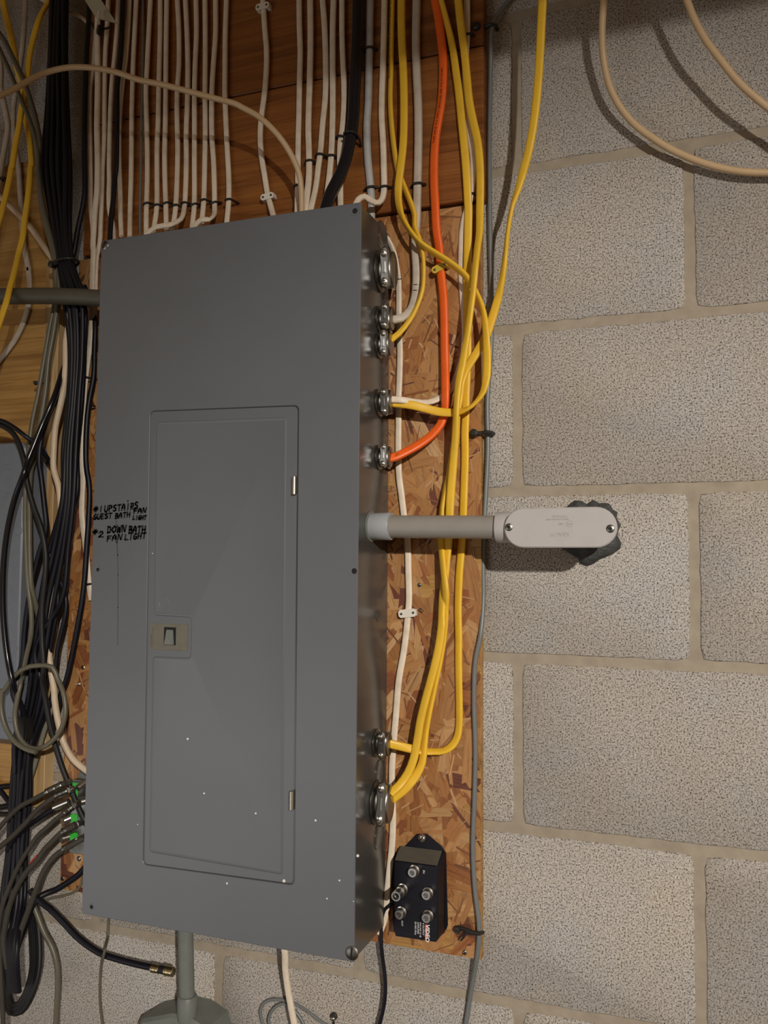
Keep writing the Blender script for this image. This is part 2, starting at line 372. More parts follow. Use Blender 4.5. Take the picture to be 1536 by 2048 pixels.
# raised field of the door, notched around the latch
fld = [(-17.34, -4.58, -17.74), (-10.03, -4.58, -17.90), (-10.19, -4.58, 3.43), (-17.52, -4.58, 3.57), (-17.40, -4.58, -6.20), (-15.24, -4.58, -6.26), (-15.24, -4.58, -8.18), (-17.41, -4.58, -8.20)]
fld = [fld[0], fld[1], fld[2], fld[3], fld[4], fld[5], fld[6], fld[7]]
fpoly = rounded([xz(p) for p in fld], [.2, .2, .2, .2, .22, .16, .16, .22], 4)
def raised(outline, levels):
    bm = bmesh.new(); L_ = [[bm.verts.new((x, y, z)) for x, z in inset(outline, d)] for d, y in levels]
    for A, B_ in zip(L_, L_[1:]):
        for i in range(len(A)): bm.faces.new((A[i], A[(i+1) % len(A)], B_[(i+1) % len(A)], B_[i]))
    T_ = L_[-1]; e = [bm.edges.get((T_[i], T_[(i+1) % len(T_)])) for i in range(len(T_))]
    bmesh.ops.triangle_fill(bm, edges=e, use_beauty=True); return MB().frombm(bm)
part('raised_field', raised(fpoly, [(0, YD+.01), (.05, YD-.04), (.10, YD-.045), (.15, YD-.03)]), 'panelpaint', door, ang=20)
la, lb = (-17.62, -4.60, -6.58), (-15.39, -4.60, -7.89)
LX0, LX1, LZ1, LZ0 = la[0], lb[0], la[2], lb[2]
latch = part('latch', MB().box((LX0, YD+.02, LZ0), (LX1, YD-.03, LZ1), .02), 'latch', door, 'olive-grey plastic slide latch')
ca_, cb_ = (-16.77, -4.60, -6.75), (-16.08, -4.60, -7.63)
CX0, CX1, CZ1, CZ0 = ca_[0], cb_[0], ca_[2], cb_[2]
part('finger_recess', MB().box((CX0, YD-.025, CZ0), (CX1, YD-.036, CZ1)), 'dark', latch)
part('finger_tab', MB().add([(CX0+.15, YD-.04, CZ0+.02), (CX1-.16, YD-.04, CZ0+.02), (CX1-.16, YD-.045, CZ1-.13), (CX0+.15, YD-.045, CZ1-.13), (CX0+.05, YD-.09, CZ0+.02), (CX1-.05, YD-.09, CZ0+.02)], [(0, 1, 2, 3), (4, 5, 1, 0), (0, 3, 4), (1, 5, 2)]), 'pvcold', latch)
part('embossed_print', MB().box((LX0+.1, YD-.031, LZ0+.12), (LX0+.13, YD-.034, LZ1-.5)).box((LX0+.2, YD-.031, LZ0+.1), (LX0+.22, YD-.034, LZ1-.2)), 'conduitdark', latch)
for (cx, cy_, h) in ((588.5, 970, 17), (583, 1601, 19)):
    pass
for a_, b_ in (((-9.70, -4.62, 0.54), (-9.70, -4.62, -0.32)), ((-9.60, -4.62, -14.03), (-9.60, -4.62, -14.89))):
    hg = MB().cyl(a_, b_, .12, n=14, bev=.015); mid = (Vector(a_)+Vector(b_))/2
    part('hinge', hg, 'brassy', panel, 'small bright hinge barrel')
# cover screws
def screw_mb(p, r, ax=(0, -1, 0), h=.08, hole=False):
    mb = MB(); mb.lathe(p, ax, [(-.02, r), (h*.3, r), (h*.7, r*.82), (h, r*.35)], 20); return mb
def screw(parent, p, r, mat, slot='dark', name='screw', h=.08, ang_=20, sq=False, label=None):
    s_ = part(name, screw_mb(p, r, h=h), mat, parent, label)
    a = math.radians(ang_); d = Vector((math.cos(a), 0, math.sin(a))); w = Vector((-math.sin(a), 0, math.cos(a))); q = Vector(p)+Vector((0, -h*.93, 0))
    L_, W_ = (r*.35, r*.35) if sq else (r*.8, r*.13)
    vv = [q+d*i*L_+w*j*W_+Vector((0, k*.02, 0)) for k in (-1, 1) for i, j in ((-1, -1), (1, -1), (1, 1), (-1, 1))]
    part('screw_slot', MB().add(vv, [(0, 1, 2, 3), (4, 5, 6, 7), (0, 1, 5, 4), (1, 2, 6, 5), (2, 3, 7, 6), (3, 0, 4, 7)]), slot, s_)
    return s_
screw(panel, (-20.95, -4.60, 13.10), .24, 'zincdark', ang_=60, label='round cover screw in the top left corner')
screw(panel, (-6.54, -4.60, -20.81), .31, 'zincdark', ang_=85, label='large round cover screw in the bottom right corner')
for p, r in (((-6.77, -4.60, 12.99), .23), ((-20.83, -4.60, -3.94), .17), ((-6.63, -4.60, -3.89), .23), ((-20.63, -4.60, -20.79), .17)):
    d_ = part('screw_dimple', MB().lathe(p, (0, -1, 0), [(-.01, r), (.012, r), (.012, r*.8), (-.004, r*.5)], 20), 'panelpaint', panel)
    part('screw_hole', MB().lathe((p[0]+r*.1, p[1]-.002, p[2]), (0, -1, 0), [(-.01, r*.62), (.008, r*.55)], 16), 'dark', d_)
# paint spatter
sp = MB()
for p, r in (((-15.25, -4.60, -12.10), .06), ((-14.27, -4.60, -14.60), .05), ((-11.47, -4.60, -15.25), .05), ((-8.39, -4.60, -15.24), .06), ((-6.32, -4.60, -16.57), .07), ((-9.97, -4.57, -18.15), .08), ((-12.92, -4.60, -18.63), .06), ((-7.18, -4.60, -17.75), .05), ((-7.78, -4.60, -18.62), .045), ((-18.00, -4.60, -16.46), .035), ((-17.52, -4.60, -3.11), .03), ((-6.49, -4.60, -18.57), .03)):
    sp.lathe((p[0], p[1] if p[1] < -4.59 else p[1]-.0, p[2]), (0, -1, 0), [(-.03, r), (.004, r*.8)], 10)
o = part('paint_spatter', sp, 'paint', panel, 'white paint flecks on the door and cover'); o['kind'] = 'stuff'
# knockouts on the right side
for p, r in (((-6.51, -1.60, -13.59), .62), ((-6.55, -1.60, -16.59), .62), ((-6.53, -1.80, -6.08), .3), ((-6.65, -1.70, 12.78), .8)):
    q = (PX1-.02, p[1], p[2])
    k_ = part('knockout', MB().lathe(q, (1, 0, 0), [(-.02, r), (.012, r*.99), (.03, r*.93), (.012, r*.88)], 32), 'panelside', panel)
    part('knockout_disc', MB().lathe(q, (1, 0, 0), [(-.02, r*.6), (.02, r*.58), (.01, r*.5)], 28), 'panelside', k_)
# door knockout ring above the latch
p = (-16.83, -4.60, -5.54)
part('embossed_ring', MB().tube([(p[0]+.27*math.cos(t*math.pi/12), YD-.024, p[2]+.38*math.sin(t*math.pi/12)) for t in range(24)], .012, 5, closed=True), 'panelpaint', door)

# handwriting: pen strokes
GL = {'#': [[(0, .35), (1, .42)], [(0, .65), (1, .72)], [(.3, 0), (.38, 1)], [(.62, 0), (.72, 1)]], '1': [[(.5, 0), (.5, 1)]],
 '2': [[(.05, .75), (.3, 1), (.75, .95), (.8, .65), (.4, .35), (.05, .05), (.4, .12), (1, .02)]],
 'U': [[(.05, 1), (.05, .3), (.3, 0), (.7, .05), (.95, .4), (.95, 1)]], 'P': [[(.15, 0), (.15, 1), (.75, .95), (.85, .65), (.15, .45)]],
 'S': [[(.9, .9), (.5, 1), (.1, .8), (.3, .55), (.8, .45), (.85, .15), (.4, 0), (.05, .12)]], 'T': [[(0, .95), (1, 1)], [(.5, .97), (.5, 0)]],
 'A': [[(0, 0), (.15, .7), (.45, 1), (.8, .75), (.9, 0)], [(.1, .42), (.85, .42)]], 'I': [[(.5, 0), (.5, 1)]],
 'R': [[(.1, 0), (.1, 1), (.7, .95), (.75, .6), (.15, .48), (.95, 0)]], 'F': [[(.15, 0), (.15, .95), (.95, 1)], [(.15, .52), (.75, .55)]],
 'N': [[(.05, 0), (.1, 1), (.75, .05), (.95, 1)]], 'G': [[(.9, .9), (.5, 1), (.08, .6), (.1, .15), (.5, 0), (.9, .15), (.9, .45), (.5, .45)]],
 'E': [[(.9, .95), (.15, 1), (.1, 0), (.9, .03)], [(.12, .5), (.75, .52)]], 'B': [[(.15, 0), (.15, 1), (.75, .95), (.75, .6), (.2, .52), (.9, .45), (.9, .08), (.15, 0)]],
 'H': [[(.1, 0), (.1, 1)], [(.9, 0), (.9, 1)], [(.1, .5), (.9, .52)]], 'L': [[(.15, 1), (.1, .05), (.95, .08)]],
 'D': [[(.15, 0), (.15, 1), (.7, .9), (.95, .5), (.7, .08), (.15, 0)]], 'O': [[(.5, 1), (.08, .7), (.1, .2), (.5, 0), (.92, .3), (.85, .85), (.5, 1)]],
 'W': [[(0, 1), (.2, 0), (.5, .7), (.75, 0), (1, 1)]]}
ink = MB()
def stroke(mb, pts, w, y):
    w *= 1.3
    """flat felt-pen line with round ends lying on the cover"""
    for (a_, b_) in zip(pts, pts[1:]):
        a_ = Vector(a_); b_ = Vector(b_); d = (b_-a_); l = d.length
        if l < 1e-6: continue
        d /= l; n_ = Vector((-d.y, d.x)); P = []
        for k in range(7): t = math.pi/2+math.pi*k/6; P.append(a_+d*math.cos(t)*w+n_*math.sin(t)*w)
        for k in range(7): t = -math.pi/2+math.pi*k/6; P.append(b_+d*math.cos(t)*w+n_*math.sin(t)*w)
        n = len(P); mb.add([(q.x, y, q.y) for q in P]+[(q.x, y+.006, q.y) for q in P], [tuple(range(n))]+[(i, (i+1) % n, n+(i+1) % n, n+i) for i in range(n)])
def write(txt, bl, tr, w=.036, drop=0):
    """bl = bottom left, tr = top right of the word"""
    n = len(txt); x0, z0 = bl; x1, z1 = tr; cw = (x1-x0)/(n-.22)
    for i, ch in enumerate(txt):
        sl = drop*i/max(1, n-1)
        for st in GL[ch]: stroke(ink, [(x0+cw*(i+u*.76)+.03*(v_-.5), z0+sl+(z1-z0)*v_) for u, v_ in st], w, YF-.003)
def wd(txt, a_, b_, w=.036, drop=0): write(txt, (a_[0], b_[2]), (b_[0], a_[2]), w, drop)
V_T = None
wd('#', (-21.18, -4.60, -0.70), (-20.91, -4.60, -0.96)); wd('1', (-20.85, -4.60, -0.69), (-20.59, -4.60, -0.96))
wd('UPSTAIR', (-20.50, -4.60, -0.67), (-18.69, -4.60, -0.98), drop=.1); wd('S', (-18.66, -4.60, -0.51), (-18.45, -4.60, -0.82))
wd('FAN', (-18.71, -4.60, -0.86), (-17.95, -4.60, -1.08), drop=.04)
wd('GUEST', (-21.17, -4.60, -1.10), (-20.04, -4.60, -1.36), drop=.05); wd('BATH', (-19.83, -4.60, -1.07), (-18.92, -4.60, -1.32), w=.034, drop=.06)
wd('LIGHT', (-18.74, -4.60, -1.20), (-17.94, -4.60, -1.40), w=.032)
wd('#', (-21.20, -4.60, -1.89), (-20.90, -4.60, -2.13)); wd('2', (-20.81, -4.60, -1.99), (-20.52, -4.60, -2.28))
wd('DOWN', (-20.29, -4.60, -1.74), (-19.14, -4.60, -2.06), w=.04, drop=.05); wd('BATH', (-18.97, -4.60, -1.74), (-17.97, -4.60, -2.09), w=.04)
wd('FAN', (-20.30, -4.60, -2.22), (-19.36, -4.60, -2.49), w=.038, drop=.08); wd('LIGHT', (-19.20, -4.60, -2.16), (-17.94, -4.60, -2.43), w=.036, drop=.08)
p = (-19.09, -4.60, -0.44); stroke(ink, [(p[0], p[2]), (p[0]+.02, p[2])], .035, YF-.003)
part('handwriting', ink, 'ink', panel, 'black felt-pen notes: #1 upstairs fan, guest bath light, #2 down bath fan light')
sm = MB(); q = [(-19.77, -4.60, -1.40), (-19.68, -4.60, -2.55), (-19.61, -4.60, -3.19), (-19.56, -4.60, -4.21), (-19.51, -4.60, -5.85), (-19.46, -4.60, -7.74)]
stroke(sm, [(a_[0], a_[2]) for a_ in q[:3]], .035, YF-.0015); stroke(sm, [(a_[0], a_[2]) for a_ in q[2:]], .022, YF-.0015)
part('ink_run', sm, 'smear', panel, 'thin grey streak running down from the writing')

# ------------------------------------------------------------------ cable clamps on the panel
cl0 = thing('cable_clamp', '', 'cable clamp', (0, 0, 0))
local_part('flange', MB().lathe((0, 0, 0), (1, 0, 0), [(0, .52), (.05, .55), (.09, .55), (.12, .5), (.14, .42)], 28), 'zincdark', cl0)
local_part('clamp_body', MB().lathe((.1, 0, 0), (1, 0, 0), [(0, .40), (.1, .44), (.35, .46), (.5, .44), (.52, .40)], 24, ell=(1.05, .72)), 'zinc', cl0)
st_ = local_part('clamp_strap', MB().prism([(.20, -.36), (.28, -.50), (.44, -.54), (.54, -.46), (.56, -.3), (.54, 0), (.56, .3), (.54, .46), (.44, .54), (.28, .50), (.20, .36), (.24, 0)], -.28, -.43, .04).box((.29, -.49, -.17), (.46, -.41, .17), .035, 2), 'zinc', cl0)
for sz in (-1, 1):
    s_ = local_part('screw', MB().lathe((.37, -.42, .36*sz), (0, -1, 0), [(0, .1), (.06, .1), (.1, .085), (.12, .04)], 14), 'silver', cl0)
    local_part('screw_slot', MB().box((.29, -.545, .36*sz-.012), (.45, -.52, .36*sz+.012)), 'dark', s_)
    local_part('screw_end', MB().lathe((.40, .2, .40*sz), (0, 1, 0), [(0, .045), (.25, .045)], 8), 'silver', s_)
def copy_tree(o, parent=None):
    c_ = o.copy(); C.objects.link(c_); c_.parent = parent
    for ch in list(o.children): copy_tree(ch, c_)
    return c_
first = True
def clamp(p, sc, label, rot=(0, 0, 0), syz=1.0):
    global first
    o = cl0 if first else copy_tree(cl0); first = False
    o.location = M(p); o.scale = (sc*.95 if sc < 1.5 else sc*.72, min(sc, 1.55), sc*syz); o.rotation_euler = rot; o['label'] = label; o['category'] = 'cable clamp'; o['group'] = 'metal cable clamps on the panel'
    return o
def side(p): return (PX1-.02, p[1], p[2])
tilt = lambda a_: (math.radians(a_), 0, 0)
clamp(side((-6.51, -2.10, 10.89)), 1.9, 'largest metal cable clamp, empty, topmost on the right side of the panel', tilt(6), 1.0)
clamp(side((-6.50, -2.00, 8.48)), 1.25, 'metal clamp gripping the thick white cable on the panel side', tilt(-4))
clamp(side((-6.53, -2.10, 7.18)), 1.2, 'metal clamp gripping the uppermost yellow cable on the panel side', tilt(3))
clamp(side((-6.54, -2.00, 4.34)), 1.25, 'metal clamp holding one yellow and one white cable on the panel side', tilt(8))
clamp(side((-6.49, -1.95, 1.65)), 1.12, 'metal clamp gripping the orange cable on the panel side', tilt(-6))
clamp(side((-6.38, -2.00, -12.10)), 1.22, 'metal clamp gripping a single yellow cable low on the panel side', tilt(4))
clamp(side((-6.24, -2.10, -14.85)), 1.9, 'lowest metal clamp, larger and scratched, gripping two yellow cables', tilt(-10), 1.0)
def topz(p): return (p[0], p[1], PZ1-.06)
for p, sc, lb_ in (((-11.11, -2.10, 14.62), .95, 'metal clamp on the panel top at the foot of the arching beige cable'), ((-9.99, -2.20, 14.50), .8, 'metal clamp on the panel top where two slanting white cables enter'),
                ((-21.70, -2.20, 14.51), .8, 'metal clamp on the panel top at its left corner, by the flat black cable'), ((-18.92, -2.20, 14.72), .8, 'metal clamp on the panel top under the cable bending along it')):
    clamp(topz(p), sc, lb_, (0, math.radians(-90), 0))
sc_ = MB().lathe((0, 0, 0), (0, 0, 1), [(0, .5), (.15, .5), (.2, .42), (.35, .42), (.4, .3)], 24); p = topz((-9.00, -2.30, 14.33))
o = bpy.data.objects.new('cable_gland', mesh_from('cable_gland', sc_, 'zinc', world_=False)); C.objects.link(o); o.location = M(p); o['label'] = 'metal gland on the panel top where the thick black cable enters'; o['category'] = 'cable clamp'

# ------------------------------------------------------------------ conduit and elbow box on the right
YC = 2.9
a_, b_ = (-6.46, -2.90, -1.78), (-0.39, -2.90, -1.87)
cd = thing('conduit', 'grey plastic conduit running level from the panel side to the elbow fitting', 'conduit', (-6.4, -2.9, a_[2]))
zc = a_[2]; zb_ = (-0.36, -2.90, -1.87)[2]
part('pipe', MB().cyl((a_[0]+.3, -2.9, zc), ((-0.29, -2.90, -1.86)[0], -2.9, zb_), .535, n=40), 'pvc', cd)
xr = (-5.40, -2.90, -1.81)[0]
part('coupling', MB().lathe((PX1-.02, -2.9, zc), (1, 0, 0), [(0, .6), (.1, .64), (xr-PX1-.03, .655), (xr-PX1, .64), (xr-PX1, .545)], 40), 'pvcblue', cd, 'bluish grey coupling against the panel')
part('locknut', MB().lathe((PX1-.02, -2.9, zc), (1, 0, 0), [(-.02, .74), (.05, .74), (.06, .7)], 32), 'pvcold', cd)
lb_o = thing('elbow_fitting', 'light grey plastic elbow fitting with an oblong screwed cover, on the conduit end', 'conduit fitting', (5, 0, -2))
ca0, ca1 = (0.14, -3.75, -1.94), (4.96, -3.75, -1.99)
cz = ca0[2]; LBR = .87
def stadium(x0, x1, zc_, r, n=14):
    P = []
    for k in range(n+1): t = -math.pi/2+math.pi*k/n; P.append((x1-r+math.cos(t)*r, zc_+math.sin(t)*r))
    for k in range(n+1): t = math.pi/2+math.pi*k/n; P.append((x0+r+math.cos(t)*r, zc_+math.sin(t)*r))
    return P
cx0, cx1 = ca0[0], ca1[0]
part('body', MB().prism(stadium(cx0+.1, cx1-.1, cz+.02, LBR-.1), -2.2, -3.6, .02), 'pvclight', lb_o)
cv = part('cover', MB().prism(stadium(cx0, cx1, cz, LBR), -3.6, -3.76, .05), 'pvclight', lb_o)
hx = (-0.36, -2.90, -1.85)[0]
part('hub', MB().lathe((hx, -2.9, zb_), (1, 0, 0), [(0, .55), (0, .68), (.05, .70), (1.1, .70), (1.3, .6)], 36), 'pvclight', lb_o)
part('wall_outlet', MB().cyl((cx1-1.2, -2.3, cz), (cx1-1.2, .5, cz), .66, n=32), 'pvclight', lb_o)
screw(cv, (0.36, -3.76, -1.91), .17, 'zincdark', h=.05, sq=True, ang_=30); screw(cv, (4.69, -3.76, -2.01), .175, 'zincdark', h=.05, sq=True, ang_=50)
def flat_text(txt, size, o_, ux, uz, yy, **k): # ux: reading direction, uz: up direction (both in x, z)
    return text_mb(txt, size, lambda q: (o_[0]+q[0]*ux[0]+q[1]*uz[0], yy-q[2], o_[2]+q[0]*ux[1]+q[1]*uz[1]), **k)
for txt, sz, p in (('KRALOY', .22, (2.98, -3.76, -2.16)), ('TYPE LB 3/4', .13, (2.92, -3.76, -1.41)), ('PVC  FS8', .16, (3.13, -3.76, -1.72)), ('LISTED CONDUIT BODY', .09, (2.97, -3.76, -1.55))):
    part('embossed_letters', flat_text(txt, sz, p, (-1, 0), (0, -1), -3.76, depth=.022, bold=.004), 'pvclight', cv)
lc = (3.00, -3.76, -1.78); part('embossed_ring', MB().tube([(lc[0]+.13*math.cos(k*math.pi/10), -3.765, lc[2]+.13*math.sin(k*math.pi/10)) for k in range(20)], .012, 6, closed=True), 'pvclight', cv)
# sealing putty round the hole
pts = [(800, 270), (835, 235), (870, 217), (930, 220), (970, 250), (1035, 210), (1080, 240), (1130, 238), (1170, 242), (1190, 262), (1205, 295), (1250, 322), (1240, 370), (1262, 405), (1280, 440), (1258, 480), (1250, 530), (1285, 600), (1270, 650), (1200, 700), (1090, 745), (1040, 780), (980, 805), (920, 780), (890, 730), (820, 690), (740, 640), (735, 600), (770, 450), (790, 350)]
PUT = [(2.36, -0.30, -0.76), (2.55, -0.30, -0.58), (2.73, -0.30, -0.48), (3.05, -0.30, -0.50), (3.25, -0.30, -0.67), (3.59, -0.30, -0.46), (3.83, -0.30, -0.63), (4.08, -0.30, -0.62), (4.29, -0.30, -0.65), (4.39, -0.30, -0.75), (4.46, -0.30, -0.93), (4.69, -0.30, -1.07), (4.64, -0.30, -1.33), (4.75, -0.30, -1.51), (4.84, -0.30, -1.70), (4.73, -0.30, -1.90), (4.68, -0.30, -2.17), (4.86, -0.30, -2.53), (4.78, -0.30, -2.79), (4.42, -0.30, -3.06), (3.86, -0.30, -3.29), (3.60, -0.30, -3.48), (3.29, -0.30, -3.61), (2.97, -0.30, -3.48), (2.82, -0.30, -3.22), (2.45, -0.30, -3.01), (2.03, -0.30, -2.74), (2.01, -0.30, -2.53), (2.20, -0.30, -1.72), (2.31, -0.30, -1.19)]
cxp = sum(p[0] for p in PUT)/len(PUT); czp = sum(p[2] for p in PUT)/len(PUT); vv = []; ff = []; n = len(PUT); lay = [(1.0, .12), (.98, -.12), (.9, -.3), (.72, -.42), (.5, -.5), (.3, -.55)]
for (s_, y) in lay:
    for p in PUT: vv.append((cxp+(p[0]-cxp)*s_, y+(R.uniform(-.07, .07) if y < -.2 else 0), czp+(p[2]-czp)*s_))
for r in range(len(lay)-1):
    for i in range(n): ff.append((r*n+i, r*n+(i+1) % n, (r+1)*n+(i+1) % n, (r+1)*n+i))
ff.append(tuple(range((len(lay)-1)*n, len(lay)*n)))
solid('duct_seal', MB().add(vv, ff), 'putty', 'dark grey putty packed round the hole behind the elbow fitting', 'sealant', (cxp, 0, czp), ang=50)

# ------------------------------------------------------------------ amplifier box, bottom right of the board
am = thing('video_amplifier', 'black metal cable-video amplifier with five silver connectors at the board bottom', 'amplifier', (-4.5, -.5, -21))
SY = -.5
pl = [(-4.85, -0.55, -16.60), (-4.34, -0.55, -16.54), (-3.58, -0.55, -17.05), (-3.38, -0.55, -17.33), (-3.28, -0.55, -20.66), (-3.34, -0.55, -20.85), (-3.86, -0.55, -21.53), (-5.88, -0.55, -21.56), (-6.04, -0.55, -21.06), (-6.11, -0.55, -18.03), (-5.96, -0.55, -17.66), (-5.40, -0.55, -17.19)]
part('back_plate', MB().prism([xz(p) for p in pl], SY, SY-.07, .01), 'black', am)
FD = 1.45
fr_ = [(-5.72, -1.45, -17.82), (-3.53, -1.45, -17.55), (-3.47, -1.45, -21.02), (-3.64, -1.45, -21.16), (-5.49, -1.45, -21.15), (-5.65, -1.45, -20.94)]
bk_ = [(-6.1, -17.25), (-3.35, -17.2), (-3.3, -21.3), (-3.7, -21.55), (-5.75, -21.55), (-6.05, -21.2)]
FX0, FX1 = (-5.71, -1.45, -18.59)[0], (-3.51, -1.45, -18.30)[0]; FZ1 = (-4.64, -1.45, -17.69)[2]; FZ0 = (-5.65, -1.45, -21.03)[2]
Fr = rounded([(FX0, FZ0), (FX1, FZ0), (FX1, FZ1), (FX0, FZ1)], .16, 4)
BX0, BX1 = (-6.10, -0.58, -18.93)[0]+.05, (-3.32, -0.58, -18.57)[0]-.08; BZ1 = (-4.67, -0.58, -17.21)[2]; BZ0 = (-5.95, -0.58, -21.46)[2]
Bk = rounded([(FX0-.04, FZ0-.03), (BX1, FZ0-.03), (BX1, BZ1-.05), (FX0-.04, BZ1-.05)], .12, 4)
Bk = [(x, min(z, BZ1)) for x, z in Bk]
n = len(Fr); Md = [(f[0]*.93+b_[0]*.07, f[1]*.93+b_[1]*.07) for f, b_ in zip(Fr, Bk)]
vv = [(x, SY-.07, z) for x, z in Bk]+[(x, -FD+.06, z) for x, z in Md]+[(x, -FD, z) for x, z in inset(Md, .06)]
ff = [tuple(range(2*n, 3*n))]+[(r*n+i, r*n+(i+1) % n, (r+1)*n+(i+1) % n, (r+1)*n+i) for r in (0, 1) for i in range(n)]
part('case', MB().add(vv, ff), 'black', am, ang=30)
tz = [(FX0+.12, FZ1-.02), (FX1-.12, FZ1-.02)]
part('dust_film', MB().add([(FX0+.05, -FD+.02, FZ1+.03), (FX1-.05, -FD+.02, FZ1+.03), (BX1-.15, SY-.11, BZ1-.02), (FX0+.06, SY-.11, BZ1-.02)], [(0, 1, 2, 3)]), 'dustfilm', am, 'grey dust on the sloping top')
AP = []
for i, (p, lng) in enumerate((((-4.65, -1.45, -17.99), 0), ((-5.23, -1.45, -18.92), 1), ((-3.97, -1.45, -18.93), 0), ((-5.29, -1.45, -19.99), 0), ((-3.96, -1.45, -19.96), 0))):
    cn = part('port', MB().lathe(p, (0, -1, 0), [(-.02, .19), (.03, .27), (.12, .27), (.14, .22), (.40, .22), (.42, .2), (.42, .12), (.36, .1)], 24), 'silver', am)
    part('port_socket', MB().lathe((p[0], p[1]-.36, p[2]), (0, -1, 0), [(0, .12), (.02, .11), (.02, .03)], 16), 'zincdark', cn)
    if lng:
        ad = part('adapter', MB().lathe((p[0], p[1]-.3, p[2]), (0, -1, 0), [(0, .25), (.2, .25), (.22, .19), (.4, .19), (.42, .22), (.75, .22), (.75, .16), (.5, .15)], 24), 'silver', cn, 'push-on adapter stacked on one port')
        part('adapter_bore', MB().lathe((p[0], p[1]-.8, p[2]), (0, -1, 0), [(0, .14), (.02, .13)], 16), 'dark', ad)
bar0, bar1 = (-4.12, -1.46, -20.41), (-3.98, -1.46, -21.08)
part('red_stripe', MB().box((bar0[0], -FD+.01, bar1[2]), (bar1[0]-.03, -FD-.004, bar0[2])), 'printred', am)
for txt, sz, p, bo in (('VIDEO', .27, (-4.10, -1.46, -20.41), .008), ('4 OUTPUT', .12, (-4.25, -1.46, -20.36), 0), ('VHF-UHF 10 dB', .105, (-4.39, -1.46, -20.34), 0), ('AMPLIFIER', .12, (-4.51, -1.46, -20.36), 0), ('50-900 MHz', .12, (-4.64, -1.46, -20.35), 0), ('IN', .15, (-4.25, -1.46, -17.94), 0), ('OUT', .12, (-5.30, -1.46, -20.40), 0)):
    part('lettering', flat_text(txt, sz, p, (0, -1), (1, 0), -FD-.006, depth=.003, bold=bo), 'printwhite', am)
screw(am, (-4.56, -0.62, -16.75), .2, 'silver', h=.13, ang_=45)

